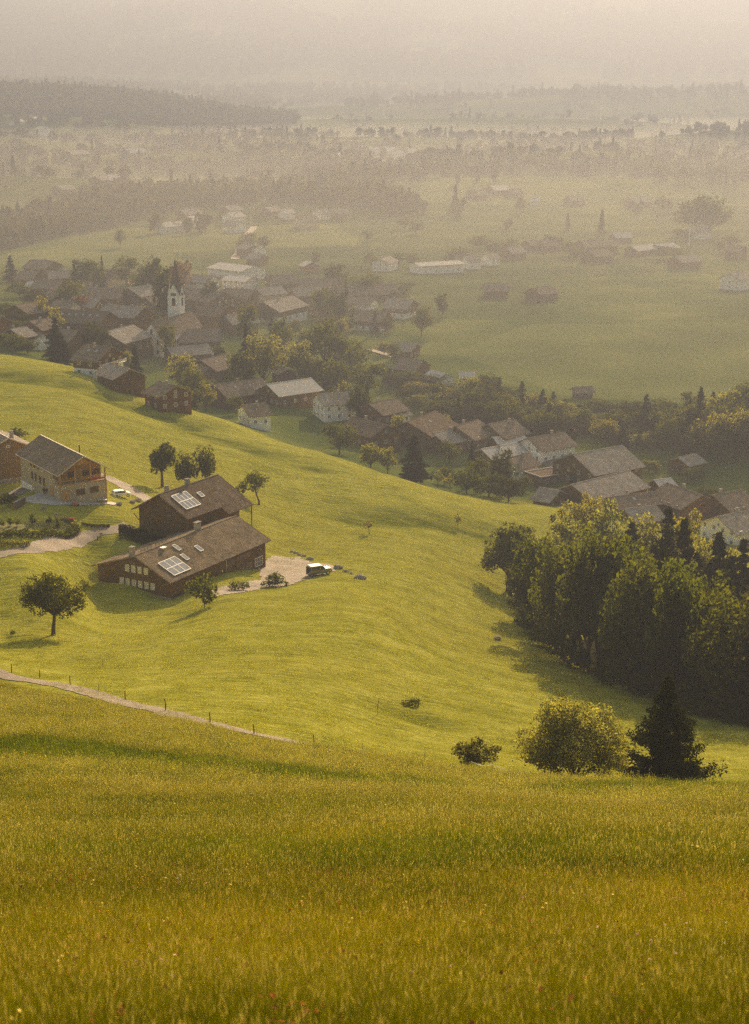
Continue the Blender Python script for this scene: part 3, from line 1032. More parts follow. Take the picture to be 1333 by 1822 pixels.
# drive, yard, terrace
ribbon('road', G((-60, 995), (0, 986), (60, 975), (120, 962), (165, 951), (205, 942), (232, 936)), [5.5, 5.2, 4.6, 4.2, 4, 3.6, 3.2], GRAVEL, .07)
ribbon('lane', G((-40, 890), (20, 880), (60, 862)) + [at_depth(130, 362), at_depth(200, 362), at_depth(250, 352), at_depth(285, 345)], [5, 5, 5, 5, 5, 4.5, 4], GRAVEL, .07)
patch('gravel_yard', G((462, 1002), (490, 990), (530, 992), (552, 1002), (590, 1006), (594, 1016), (560, 1026), (520, 1040), (470, 1047), (420, 1056), (384, 1062), (380, 1050), (430, 1040), (470, 1030)), GRAVEL, .08)

# ---- long front barn
def front_barn():
    wl, wr, h, k_r, k_l = 9.25, 7.25, 3.5, .48, .328
    W = (wl, wr); rise = k_r * wr
    c, ang, ln, zr = ridge_exact((239, 989), (421, 917), 292)
    L = ln - 1.6; zg = zr - .23 - h - rise
    root = empty('farmhouse', (c.x, c.y, zg), ang, 'long dark shingled farmhouse with solar panel and three skylights on its mossy roof, nearest house', 'house')
    hl = h + rise - k_l * wl
    MB().prism([(-L / 2, -wr, -5), (-L / 2, wl, -5), (-L / 2, wl, hl), (-L / 2, 0, h + rise), (-L / 2, -wr, h)], (L, 0, 0)).build('wall', W_BROWN, root)
    r, on = roof_parts(root, L, W, h, rise, .75, .8, R_MOSS, .22, edge=R_BROWN, kl=k_l)
    pl = MB()       # stone plinth under the near gable
    pl.prism([(-L / 2 - .25, -wr - .25, -5), (-L / 2 - .25, wl + .1, -5), (-L / 2 - .25, wl + .1, .75), (-L / 2 - .25, -wr - .25, .15)], (.247, 0, 0))
    pl.build('plinth', STONE, root)
    # near gable windows: four above, six below, pale blinds
    for i in range(4):
        add_window(root, L, W, 'front', 6.9 + i * 1.42, 3.7, .95, 1.35, FRAME_W, PANE_PALE, 1)
    for i in range(6):
        add_window(root, L, W, 'front', 5.5 + i * 1.42, 1.05, .95, 1.3, FRAME_W, PANE_PALE, 1)
    # long wall
    for s, z, w_, h_, cc, fr in ((1.8, -.9, 2.9, 1.6, 3, FRAME_B), (6.2, -.7, 1.6, 1.4, 2, FRAME_B), (18.9, -1.8, 2.6, 2.2, 3, FRAME_B), (18.9, 1.2, 2.6, 1.2, 3, FRAME_B),
                                 (22.6, -1.5, 2.2, 1.9, 2, FRAME_B), (25.0, -1.5, 2.2, 1.9, 2, FRAME_B), (23.2, 1.5, 4.6, 1.0, 4, FRAME_B), (28.2, -1.2, 2.6, 1.8, 3, FRAME_W)):
        if s + w_ / 2 < L: add_window(root, L, W, 'right', s, z, w_, h_, fr, PANE, cc, 2)
    add_window(root, L, W, 'right', 13.4, -2.2, 1.3, 2.3, FRAME_B, WOOD_L, 1, 1, 'door')
    lp = MB(); lp.box(-L / 2 + 4.4, -L / 2 + 4.65, -wr - .25, -wr - .02, 1.5, 2.0); lp.build('wall_lamp', METAL, root)
    lp = MB(); lp.box(-L / 2 + 15.7, -L / 2 + 15.95, -wr - .25, -wr - .02, .8, 1.3); lp.build('wall_lamp', METAL, root)
    dp = MB(); dp.tube([(-L / 2 + 17.3, -wr - .12, 3.1), (-L / 2 + 17.3, -wr - .12, -3)], [.06, .06], 6); dp.build('downpipe', METAL, root)
    k = -wr
    roof_panel(r, on, -L / 2 + 1.6, -L / 2 + 6.6, k * .48, k * .98, .06, .12, SKYPANE, 'solar_panel', 3, 2, BLACK)
    for x, y in ((-L / 2 + 9.0, .15), (-L / 2 + 13.2, .42), (-L / 2 + 8.0, .50)):
        roof_panel(r, on, x, x + .95, k * y, k * y - 1.5, .05, .12, SKYPANE, 'skylight', 1, 1, BLACK)
    chimney(r, on, -L / 2 + 1.0, 1.9, .8, 1.35, PLASTER)
    chimney(r, on, -L / 2 + 19.3, .6, 1.3, 1.4, PLASTER, d=.8)
    v_ = MB(); z = on(-L / 2 + 6.5, -1.0)[0].z; v_.box(-L / 2 + 6.1, -L / 2 + 6.9, -1.3, -.7, z, z + .35); v_.box(-L / 2 + 5.9, -L / 2 + 7.1, -1.45, -.55, z + .35, z + .43)
    v_.build('roof_vent', METAL, r)
    for x0, yy in ((3.0, 1.4), (8.0, 1.9)):       # snow rails on the far slope
        sg = MB()
        for q in range(4):
            p = on(-L / 2 + x0 + q, yy)[0]; sg.tube([p, p + Vector((0, 0, .45))], [.04, .04], 5)
        a = on(-L / 2 + x0 - .2, yy)[0]; b = on(-L / 2 + x0 + 3.3, yy)[0]
        for zz in (.22, .44): sg.tube([a + Vector((0, 0, zz)), b + Vector((0, 0, zz))], [.045, .045], 5)
        sg.build('snow_rail', BLACK, r)
    return root, c, ang, L, W


FB = front_barn()


def rear_barn():
    W, h, rise = 12.0, 5.3, 3.4
    c, ang, ln, zr = ridge_exact((282, 879.5), (388, 844), 318); zg = zr - .23 - h - rise
    print('rear_barn', [round(x, 1) for x in c], round(math.degrees(ang), 1), round(ln, 1), round(pxm(c), 2))
    L = ln - 2.2
    root = empty('farmhouse', (c.x, c.y, zg), ang, 'dark wooden farmhouse behind the long one with square solar panels and one skylight', 'house')
    gable_solid(L, W, h, rise, 5).build('wall', W_BROWN, root)
    r, on = roof_parts(root, L, W, h, rise, 1.0, 1.1, R_DARK, .22, edge=R_BROWN)
    k = -W / 2
    ext = MB(); P = [on(x, y)[0] for x, y in ((L / 2 - 7.4, -W / 2 - 1.02), (L / 2 - 7.4, -W / 2 - 2.9), (L / 2 + 1.1, -W / 2 - 2.9), (L / 2 + 1.1, -W / 2 - 1.02))]
    slab(ext, *P, .2); ext.build('porch_roof', R_DARK, root)
    for i in range(1):
        roof_panel(r, on, -L / 2 + 1.0, -L / 2 + 5.6, k * .24, k * .86, .06, .12, SKYPANE, 'solar_panel', 4, 2, BLACK)
    roof_panel(r, on, -L / 2 + 7.7, -L / 2 + 8.8, k * .42, k * .62, .05, .1, SKYPANE, 'skylight', 1, 1, BLACK)
    chimney(r, on, -L / 2 + 2.6, .9, .7, 1.1, PLASTER)
    chimney(r, on, -L / 2 + 8.3, .25, .8, 1.0, STONE)
    for s, z, w_, h_ in ((5.6, 1.0, 1.1, 1.2), (7.4, 1.0, 1.1, 1.2), (8.8, 4.2, .9, 1.3), (7.6, 4.2, .9, 1.3), (9.6, 1.0, 1.0, 1.8)):
        add_window(root, L, W, 'front', s, z, w_, h_, FRAME_B, PANE, 2, 2)
    for s in (3, 6, 9): add_window(root, L, W, 'right', s, 1.5, 1.2, 1.3, FRAME_B, PANE, 2, 2)
    # braces under the overhanging roof and a post carrying the far corner
    br = MB(); br.tube([(-L / 2 - .05, W / 2 + .0, 2.6), (-L / 2 - .9, W / 2 + .6, 4.1)], [.09, .09], 5); br.build('roof_brace', W_ORANGE, root)
    po = MB(); po.tube([(L / 2 + .8, -W / 2 - 2.5, -3), (L / 2 + .8, -W / 2 - 2.5, h - 1.3)], [.12, .12], 6); po.build('roof_post', W_ORANGE, root)
    return root, c, ang, L, W


RB = rear_barn()


def new_house():
    """pale shingled house with a loggia under its right-hand gable"""
    W, h, rise = 10.0, 5.7, 3.0
    c, ang, ln, zr = ridge_exact((149, 811), (72, 773.5), 330); ang += pi; zg = zr - .21 - h - rise
    print('new_house', [round(x, 1) for x in c], round(math.degrees(ang), 1), round(ln, 1), round(pxm(c), 2))
    L = ln - 1.6
    root = empty('house', (c.x, c.y, zg), ang, 'two storey house in silvery shingles with a wooden loggia under the gable', 'house')
    lg = 2.6           # depth of the loggia
    hl = 3.0
    MB().box(-L / 2, L / 2, -W / 2, W / 2, -5, hl).build('ground_floor_wall', W_GREY, root)
    g = gable_solid(L - lg, W, h - hl, rise, 0)
    g.v = [(x - lg / 2, y, z + hl + .002) for x, y, z in g.v]
    g.build('upper_wall', W_GREY, root)
    # loggia: honey boards at the back, posts, rail and the gable beam
    e = L / 2
    bw = MB(); bw.prism([(e - lg + .01, -W / 2 + .15, hl + .03), (e - lg + .01, W / 2 - .15, hl + .03), (e - lg + .01, W / 2 - .15, h - .05), (e - lg + .01, 0, h + rise - .15), (e - lg + .01, -W / 2 + .15, h - .05)], (.08, 0, 0))
    bw.build('loggia_back_wall', WOOD_L, root)
    gb = MB(); gb.prism([(e - .25, -W / 2 + 3.5, h + 1.25), (e - .25, 0, h + rise - .1), (e - .25, W / 2 - 3.5, h + 1.25)], (.2, 0, 0)); gb.build('gable_panel', WOOD_L, root)
    for y in (-W / 2 + .15, -W / 6, W / 6, W / 2 - .15):
        zt = h + rise - abs(y) * rise / (W / 2) - .12
        p = MB().box(e - .3, e - .08, y - .11, y + .11, hl + .01, zt); p.build('post', WOOD_L, root)
    rl = MB().box(e - .16, e + .04, -W / 2, W / 2, hl + .02, hl + .28); rl.box(e - .12, e - .02, -W / 2, W / 2, hl + .95, hl + 1.05)
    rl.build('railing', WOOD_L, root)
    fb = MB().box(e + .05, e + .3, -W / 2 + 6.4, W / 2 - .5, hl + .55, hl + .85); fb.build('flower_box', mat_simple('geranium_red', (.35, .06, .03), .8, .2, 0, .5, 6), root)
    for y0 in (-2.3, .9, 3.0):
        o = MB().box(e - lg + .1, e - lg + .16, y0, y0 + 1.7, hl + .9, hl + 2.1); o.build('loggia_window', PANE, root)
    for s, z, w_, h_ in ((4.3, .7, 1.9, 1.3), (7.3, .8, 1.9, 1.3)):
        add_window(root, L, W, 'back', s, z, w_, h_, FRAME_B, PANE, 4)
    add_window(root, L, W, 'back', 1.2, .0, 1.3, 2.2, WOOD_L, WOOD_L, 1, 1, 'door')
    for y0 in (-W / 2 - .05, W / 2 - .2): MB().box(e - .02, e + .1, y0, y0 + .25, -3, hl - .01).build('corner_board', WOOD_L, root)
    # long wall seen from the camera: rows of windows and a shaded entrance
    for i, s in enumerate((6.5, 8.4, 10.9, 12.9)):
        add_window(root, L, W, 'right', s, 1.3 if i > 1 else 1.4, 1.1, 1.7, FRAME_B, PANE, 1)
    for s in (6.0, 7.8, 9.9):
        add_window(root, L, W, 'right', s, 4.1, 1.1, 1.0, FRAME_B, PANE, 1)
    add_window(root, L, W, 'right', 17.2, .0, 1.7, 2.3, WOOD_L, WOOD_L, 1, 1, 'door')
    add_window(root, L, W, 'right', 19.6, 3.9, 3.2, 1.2, WOOD_L, PANE, 3)
    wh = MB().box(-L / 2 - .08, -L / 2 + 6.2, -W / 2 - .08, W / 2 - .2, -5, -.1); wh.build('white_base', W_WHITE, root)
    r, on = roof_parts(root, L, W, h, rise, .75, .8, R_BROWN, .2, edge=mat_simple('pale_verge', (.5, .42, .33), .7))
    st = MB(); p = on(e - 4.2, 1.2)[0]; st.tube([p - Vector((0, 0, .3)), p + Vector((0, 0, 1.7))], [.13, .13], 8); st.tube([p + Vector((0, 0, 1.7)), p + Vector((0, 0, 1.85))], [.2, .2], 8)
    st.build('stove_pipe', BLACK, r)
    return root, c, ang, L, W


NH = new_house()


def loc2w(hs, x, y):
    root, c, ang, L, W = hs
    q = Vector((c.x + cos(ang) * x - sin(ang) * y, c.y + sin(ang) * x + cos(ang) * y, 0))
    q.z = Hs(q.x, q.y); return q


# terrace: along the right gable and at the corner towards the camera
_e = NH[3] / 2; _w = NH[4] / 2
patch('terrace', [loc2w(NH, *p)[:2] for p in ((_e - 11.5, -_w), (_e - 10.5, -_w - 4.6), (_e - 2.5, -_w - 4.9), (_e + 1.8, -_w - 1.5), (_e + 1.9, _w + 2), (_e, _w + 2), (_e, -_w))], CONC, .12, .5)


def left_barn():
    W, h, rise = 13, 6.0, 3.0
    p = at_depth(-48, 368)
    root = empty('barn', (p.x, p.y, 0), radians(-58), 'barn in brown boards cut by the left edge, beside the shingled house', 'barn')
    L = 16
    a = radians(-58)
    # apex of its visible gable sits near column 20 of the photo
    ap = at(20, 779, h + rise + .2)
    ap = at_depth(20, 352); zg = CAMZ + 352 * ray(20, 779)[2] / ray(20, 779)[1] - (h + rise + .2)
    c = Vector((ap.x, ap.y, 0)) - Vector((cos(a), sin(a), 0)) * (L / 2 + .6)
    root.location = (c.x, c.y, zg)
    gable_solid(L, W, h, rise, 5).build('wall', mat_boards('brown_boards', (.14, .09, .04), (.25, .165, .075)), root)
    r, on = roof_parts(root, L, W, h, rise, .6, .6, R_GREY, .2, edge=mat_simple('pale_verge', (.5, .42, .33), .7))
    add_window(root, L, W, 'back', W / 2, h + .9, .9, .6, FRAME_W, PANE, 2)
    MB().box(-L / 2, L / 2 + .12, -W / 2 - .12, W / 2 + .12, -5, .2).build('plinth', STONE, root)
    chimney(r, on, L / 2 - 2.5, 1.8, .7, 1.3, PLASTER)
    return root


left_barn()


# ---- cars
def car_body(prof, w, tumble, zwaist):
    """side profile (x, z) swept across the width; above the waist it leans in"""
    mb = MB(); n = len(prof)
    ys = [-1, -.93, 0, .93, 1]
    vs_ = []
    for y in ys:
        for x, z in prof:
            k = max(0, z - zwaist) * tumble
            yy = y * (w / 2 - k)
            inset = .04 if abs(y) == 1 else 0
            vs_.append((x * (1 - inset * .5), yy, z - (inset if z > .5 else -inset)))
    fs = []
    for j in range(len(ys) - 1):
        for i in range(n):
            fs.append((j * n + i, j * n + (i + 1) % n, (j + 1) * n + (i + 1) % n, (j + 1) * n + i))
    fs.append(tuple(range(n - 1, -1, -1))); fs.append(tuple(range((len(ys) - 1) * n, len(ys) * n)))
    return mb.add(vs_, fs)


PAINT_W = mat_simple('white_car_paint', (.70, .72, .74), .25, .5, 0, .02, 1, .6)
PAINT_O = mat_simple('olive_grey_car_paint', (.11, .12, .09), .3, .5, .1, .03, 1, .6)
GLASS = mat_simple('car_glass', (.02, .025, .03), .06, .8, 0, .02)
TYRE = mat_simple('tyre_rubber', (.02, .02, .02), .9, .1)
RIM = mat_simple('wheel_rim', (.45, .45, .46), .3, .5, .8)
RED = mat_simple('tail_light_red', (.45, .02, .015), .3, .6)
LAMP = mat_simple('headlight_glass', (.75, .75, .72), .1, .7)
PLATE = mat_simple('number_plate_white', (.7, .7, .68), .5)


def make_car(name, label, p, rz, paint, suv):
    root = empty(name, p, rz, label, 'car')
    if suv:
        Lc, w, wr, zw, tm = 4.7, 1.95, .40, 1.12, .13
        prof = [(-2.3, .45), (-2.34, .75), (-2.33, 1.12), (-2.25, 1.86), (-2.05, 1.97), (-.2, 1.99), (.35, 1.93), (1.0, 1.24), (2.15, 1.14), (2.32, 1.0), (2.36, .6), (2.25, .42)]
        glass = [((-2.05, 1.20), (-1.2, 1.20), (-1.2, 1.75), (-2.0, 1.75)), ((-1.1, 1.20), (-.25, 1.20), (-.25, 1.76), (-1.1, 1.76)), ((-.15, 1.20), (.82, 1.20), (.32, 1.76), (-.15, 1.76))]
        ws = ((.42, 1.86), (.96, 1.27)); rg = ((-2.345, 1.22), (-2.29, 1.75)); wx = (-1.45, 1.42)
    else:
        Lc, w, wr, zw, tm = 4.0, 1.75, .32, .95, .22
        prof = [(-1.92, .35), (-1.98, .6), (-1.92, .98), (-1.62, 1.40), (-1.3, 1.48), (-.1, 1.49), (.45, 1.38), (1.1, .98), (1.75, .80), (1.96, .62), (1.97, .38), (1.85, .28)]
        glass = [((-1.6, 1.0), (-.95, .99), (-.95, 1.33), (-1.35, 1.33)), ((-.87, .99), (-.08, .97), (-.08, 1.36), (-.87, 1.35)), ((0.0, .97), (.92, .96), (.38, 1.31), (0.0, 1.36))]
        ws = ((.5, 1.355), (1.08, 1.0)); rg = ((-1.9, 1.02), (-1.64, 1.37)); wx = (-1.22, 1.25)
    b = car_body(prof, w, tm, zw).build('body', paint, root)
    for g in glass:
        for sg in (-1, 1):
            P = [(x, sg * (w / 2 - max(0, z - zw) * tm + .012 - (.02 if not suv else .02)), z) for x, z in g]
            MB().prism(P, (0, sg * .012, 0)).build('side_window', GLASS, root)
    for (a, bq, nm) in ((ws[0], ws[1], 'windscreen'), (rg[0], rg[1], 'rear_window')):
        s = 1 if nm == 'windscreen' else -1
        P = [(a[0] + .02 * s, -w / 2 * .82, a[1]), (a[0] + .02 * s, w / 2 * .82, a[1]), (bq[0] + .02 * s, w / 2 * .86, bq[1]), (bq[0] + .02 * s, -w / 2 * .86, bq[1])]
        MB().prism(P, (.012 * s, 0, .02)).build(nm, GLASS, root)
    for x in wx:
        for sg in (-1, 1):
            y = sg * (w / 2 - .11)
            wh = MB().tube([(x, y - .11, wr), (x, y + .11, wr)], [wr, wr], 18).build('wheel', TYRE, root)
            MB().tube([(x, y + sg * .10, wr), (x, y + sg * .125, wr)], [wr * .62, wr * .58], 12).build('rim', RIM, wh)
    xe = -Lc / 2 if not suv else -2.36
    for sg in (-1, 1):
        zt = .85 if not suv else 1.0
        MB().box(xe + .02, xe + .16, sg * w * .40 - .14, sg * w * .40 + .14, zt - .12, zt + .14).build('tail_light', RED, root)
        xf = Lc / 2
        MB().box(xf - .2, xf - .03, sg * w * .37 - .17, sg * w * .37 + .17, .62 if not suv else .85, .76 if not suv else 1.05).build('headlight', LAMP, root)
        xm = .78; MB().box(xm - .08, xm + .1, sg * (w / 2 + .02) - (.0 if sg > 0 else .18), sg * (w / 2 + .02) + (.18 if sg > 0 else 0), zw + .03, zw + .18).build('side_mirror', paint, root)
    MB().box(xe - .005, xe + .05, -.26, .26, .5, .61).build('number_plate', PLATE, root)
    MB().box(xe + .0, xe + .3, -w / 2 * .93, w / 2 * .93, .27, .44).build('rear_bumper', BLACK if suv else paint, root)
    if suv:
        MB().tube([(-2.36, .1, 1.0), (-2.56, .1, 1.0)], [.36, .36], 16).build('spare_wheel', TYRE, root)
        MB().box(-2.0, .2, -.78, .78, 1.99, 2.03).build('white_roof', PAINT_W, root)
        MB().box(1.05, 2.15, -.8, .8, 1.165, 1.23).build('bonnet', PAINT_W, root)
    return root


p = at(216, 884); make_car('parked_car', 'white hatchback parked on the lane beside the shingled house', p + Vector((0, 0, .07)), radians(24), PAINT_W, False)
p = at(568, 1023); make_car('parked_car', 'boxy olive off-road car with pale roof at the end of the gravel yard', p + Vector((0, 0, .08)), radians(30), PAINT_O, True)


# ---- stones, posts and things around the farm
def stone(u, v, s, label, sx=1.4, group='stones edging the gravel yard'):
    p = at(u, v); rs = np.random.RandomState(int(u * 7 + v))
    import bmesh
    bm = bmesh.new(); bmesh.ops.create_icosphere(bm, subdivisions=2, radius=1)
    for q in bm.verts:
        n = float(noise2(np.array([q.co.x * 1.3 + u]), np.array([q.co.y * 1.3 + q.co.z + v]))[0])
        q.co = Vector((q.co.x * s * sx, q.co.y * s, q.co.z * s * .75)) * (1 + .5 * n)
    me = bpy.data.meshes.new('stone'); bm.to_mesh(me); bm.free(); me.materials.append(STONE)
    o = link('stone', me); o.location = p + Vector((0, 0, s * .3)); o.rotation_euler = (0, 0, rs.rand() * 3)
    return tag(o, label, 'stone', group)


for i, (u, v, s, lb) in enumerate(((519, 982, .35, 'smallest stone at the top of the yard edge'), (526, 984, .35, 'second small stone down the yard edge'), (533, 988, .4, 'rounded stone right of the two small ones'),
                               (540, 990, .4, 'stone nearest the olive car on its left'), (552, 996, .6, 'dark stone directly behind the olive car'), (602, 1012, .75, 'first large boulder right of the olive car'),
                               (616, 1018, .5, 'low stone between the two large boulders'), (625, 1022, .45, 'small stone left of the last boulder'), (640, 1030, .85, 'last and largest boulder at the end of the row'))):
    stone(u, v, s, lb)
stone(885, 1138, .6, 'single dark stone in the pasture left of the wood', 1.2, None)

POST = mat_boards('post_wood', (.10, .06, .03), (.22, .15, .09))
for i, (u, v, hp, ln, lb) in enumerate(((21, 1197, 16, 0, 'first fence post from the left above the path'), (71, 1207, 16, 0, 'second fence post from the left above the path'), (125, 1219, 17, 0, 'third fence post from the left above the path'),
                                    (176, 1232, 16, 0, 'fourth fence post from the left, thin and pale'), (223, 1246, 17, 0, 'fifth fence post from the left, dark'), (295, 1265, 22, -1, 'tall dark fence post above the crack in the path'),
                                    (374, 1286, 19, -1, 'fence post left of the middle of the path'), (452, 1307, 19, -1, 'dark fence post by the pale tuft on the path'), (559, 1328, 21, -1, 'fence post where the path disappears behind the grass'),
                                    (645, 1340, 18, 0, 'thin fence post just right of the end of the path'), (756, 1354, 15, 0, 'thin fence post left of the low dark bush'),
                                    (183, 1187, 14, 0, 'lone thin post standing in the pasture below the small round tree'), (672, 1272, 32, 3, 'lone thin leaning post in the middle of the pasture'),
                                    (876, 1366, 12, 0, 'short tape post in front of the low dark bush'), (944, 1386, 14, 0, 'short tape post at the left foot of the big pale bush'), (1090, 1396, 14, 0, 'short tape post between the bush and the conifer'),
                                    (1051, 1424, 14, -1, 'thin post in the tall grass below the big pale bush'))):
    p = at(u, v); k = pxm(p); hh = hp / k * 1.04
    thin = 'thin' in lb or 'tape' in lb
    t_ = .035 if thin else .06
    m = MB().tube([(0, 0, -.4), (0, 0, hh * .5), (ln / k, 0, hh)], [t_, t_, t_ * .85], 6)
    o = m.build('fence_post', POST); o.location = p
    tag(o, lb, 'post', 'fence posts along the path')

tape_pts = []
for (u, v), (u2, v2) in (((838, 1352), (876, 1358)), ((876, 1358), (944, 1374)), ((944, 1374), (1090, 1386))):
    for k in range(8):
        t = k / 8; q = at(u + (u2 - u) * t, v + (v2 - v) * t + 14)
        tape_pts.append(Vector((q.x, q.y, Hs(q.x, q.y) + .62 - .22 * sin(pi * t))))
tp = MB().tube(tape_pts, [.035] * len(tape_pts), 4); o = tp.build('fence_tape', mat_simple('white_tape', (.75, .72, .62), .6)); tag(o, 'pale fence tape strung in front of the bushes', 'fence tape')


# ---- garden
def hedge(name, pts, wd, ht, n, leaf, mat, label, cat='hedge', group=None, seed=1):
    rs = np.random.RandomState(seed)
    P = [Vector((q[0], q[1], 0)) for q in pts]; seg = [(P[i + 1] - P[i]).length for i in range(len(P) - 1)]; tot = sum(seg)
    s = rs.rand(n) * tot; X = np.zeros(n); Y = np.zeros(n); acc = 0
    for i, L_ in enumerate(seg):
        m = (s >= acc) & (s <= acc + L_); t = (s[m] - acc) / L_
        d = (P[i + 1] - P[i]).normalized(); off = (rs.rand(m.sum()) - .5) * wd
        X[m] = P[i].x + (P[i + 1].x - P[i].x) * t - d.y * off; Y[m] = P[i].y + (P[i + 1].y - P[i].y) * t + d.x * off; acc += L_
    zz = rs.rand(n) ** .6 * ht * (1 + .12 * noise2(X / 1.3, Y / 1.3) * 2)
    base = P[0]; bz = Hs(base.x, base.y)
    C = np.stack([X - base.x, Y - base.y, H(X, Y) - bz + zz], 1)
    root = empty(name, (base.x, base.y, bz), 0, label, cat, group)
    V, Q = leaf_quads(C, leaf, rs); link('foliage', np_mesh('foliage', V, Q, mat), root)
    st = MB()
    for i in range(0, n, max(1, n // 24)):
        q = C[i]; gz = float(H(np.array([q[0] + base.x]), np.array([q[1] + base.y]))[0]) - bz
        st.tube([(q[0], q[1], gz - .2), (q[0], q[1], gz + ht * .5)], [.05, .03], 4)
    st.build('stem', bark_material(), root)
    return root


def px_line(*uv): return [at(u, v)[:2] for u, v in uv]


hedge('clipped_hedge', px_line((212, 958), (250, 966), (302, 980)), 1.6, 2.6, 5200, .22, L_DARK, 'dark clipped hedge in front of the rear farmhouse')
hedge('garden_hedge', px_line((-20, 958), (60, 957), (108, 956), (140, 946)), 1.6, 1.1, 4200, .20, L_BROAD, 'low leafy hedge round the vegetable garden', seed=3)
hedge('garden_hedge', px_line((-20, 974), (28, 972), (54, 971)), 1.3, 1.0, 1500, .2, L_PALE, 'short clipped hedge at the left edge below the gravel drive', seed=4)
hedge('garden_hedge', px_line((146, 934), (170, 938), (196, 938)), .8, .5, 900, .16, L_DARK, 'thin low hedge edging the lawn by the drive', seed=5)
patch('vegetable_bed', px_line((-30, 955), (105, 952), (135, 940), (125, 930), (60, 930), (-30, 934)), SOIL, .06, .6)
rs_ = np.random.RandomState(8)
GL = ('bushy plant at the left edge of the vegetable garden', 'second bush from the left in the vegetable garden', 'third bush from the left in the vegetable garden', 'tall light bush in the middle of the vegetable garden',
      'small bush left of the carved garden post', 'bush right behind the garden post', 'flowering bush at the right end of the garden', 'low plant row in the middle of the bed', 'pale herb clump near the garden post', 'low bush at the front of the bed')
for i, (u, v, hp, wp) in enumerate(((4, 938, 14, 12), (18, 936, 13, 13), (32, 936, 12, 11), (57, 934, 18, 15), (88, 934, 14, 12), (104, 944, 20, 14), (134, 944, 14, 16), (46, 948, 7, 22), (82, 946, 9, 16), (20, 950, 7, 24))):
    tree_base(KS[i % 2], u, v, hp, wp, GL[i], cat='bush', group='bushes of the vegetable garden', name='garden_bush')
# lawn things
def simple_thing(name, label, cat, parts, u, v, rz=0, dz=0.0):
    p = at(u, v); root = empty(name, p + Vector((0, 0, dz)), rz, label, cat)
    for nm, mb, m in parts: mb.build(nm, m, root)
    return root


GREEN = mat_simple('green_tarpaulin', (.08, .26, .13), .6); REDP = mat_simple('red_plastic', (.62, .09, .04), .5); TERRA = mat_simple('terracotta', (.4, .17, .08), .8)
simple_thing('garden_trailer', 'green covered trailer on the lawn below the white hatchback', 'trailer',
             [('cover', MB().prism([(-1.3, -.6, .55), (-1.3, .6, .55), (-1.3, .45, 1.15), (-1.3, -.45, 1.15)], (2.6, 0, 0)), GREEN), ('wheel', MB().tube([(-.7, -.75, .3), (-.7, -.6, .3)], [.3, .3], 12), TYRE),
              ('wheel', MB().tube([(-.7, .6, .3), (-.7, .75, .3)], [.3, .3], 12), TYRE), ('drawbar', MB().tube([(1.3, 0, .5), (2.0, 0, .35)], [.05, .05], 5), METAL), ('chassis', MB().box(-1.25, 1.25, -.55, .55, .4, .54), METAL)], 179, 889, .15)
simple_thing('garden_table', 'small pale garden table on the lawn below the green trailer', 'table',
             [('tabletop', MB().box(-.9, .9, -.5, .5, .7, .76), mat_simple('pale_wood', (.5, .44, .36), .7))] + [('leg', MB().box(x - .04, x + .04, y - .04, y + .04, -.1, .695), POST) for x in (-.8, .8) for y in (-.4, .4)], 183, 895, .1)
for u, v, lb in ((212, 899, 'stone trough on the lawn nearest the trailer'), (236, 895, 'stone trough close to the rear farmhouse'), (246, 892, 'topmost stone block beside the rear farmhouse'), (78, 907, 'stone block below the paved terrace')):
    simple_thing('stone_trough', lb, 'trough', [('basin', MB().box(-.55, .55, -.35, .35, 0, .5), STONE), ('rim', MB().box(-.6, .6, -.4, -.28, .5, .56).box(-.6, .6, .28, .4, .5, .56), STONE)], u, v, .2)
simple_thing('wheelbarrow', 'red wheelbarrow on the shaded lawn below the house', 'wheelbarrow',
             [('tray', MB().prism([(-.5, -.35, .7), (.6, -.35, .7), (.4, -.3, .35), (-.3, -.3, .35)], (0, .68, 0)), REDP), ('wheel', MB().tube([(.6, -.05, .2), (.6, .05, .2)], [.2, .2], 12), TYRE), ('handle', MB().tube([(.5, -.3, .35), (-1.0, -.3, .6)], [.03, .03], 5), POST), ('handle', MB().tube([(.5, .3, .35), (-1.0, .3, .6)], [.03, .03], 5), POST)], 134, 901, .3)
simple_thing('garden_post', 'carved stone post at the edge of the vegetable garden', 'post', [('shaft', MB().box(-.3, .3, -.3, .3, -.2, 1.5), mat_simple('warm_stone', (.42, .33, .22), .9)), ('cap', MB().box(-.38, .38, -.38, .38, 1.5, 1.66), STONE)], 101, 928)
simple_thing('water_trough', 'long dark wooden trough with orange cover by the garden post', 'trough',
             [('basin', MB().box(-1.3, 1.3, -.4, .4, 0, .6), POST), ('cover', MB().box(.4, 1.5, -.45, .45, .62, .72), REDP)], 119, 928, .05)
simple_thing('signpost', 'wooden signpost by the drive in front of the clipped hedge', 'sign', [('post', MB().tube([(0, 0, -.2), (0, 0, 1.5)], [.06, .06], 6), POST), ('board', MB().box(-.35, .35, -.06, .06, 1.25, 1.5), POST)], 180, 962)
simple_thing('bollard', 'short dark bollard left of the signpost by the drive', 'bollard', [('shaft', MB().tube([(0, 0, -.2), (0, 0, .7)], [.1, .09], 8), BLACK), ('cap', MB().tube([(0, 0, .7), (0, 0, .78)], [.13, .1], 8), BLACK)], 174, 961)
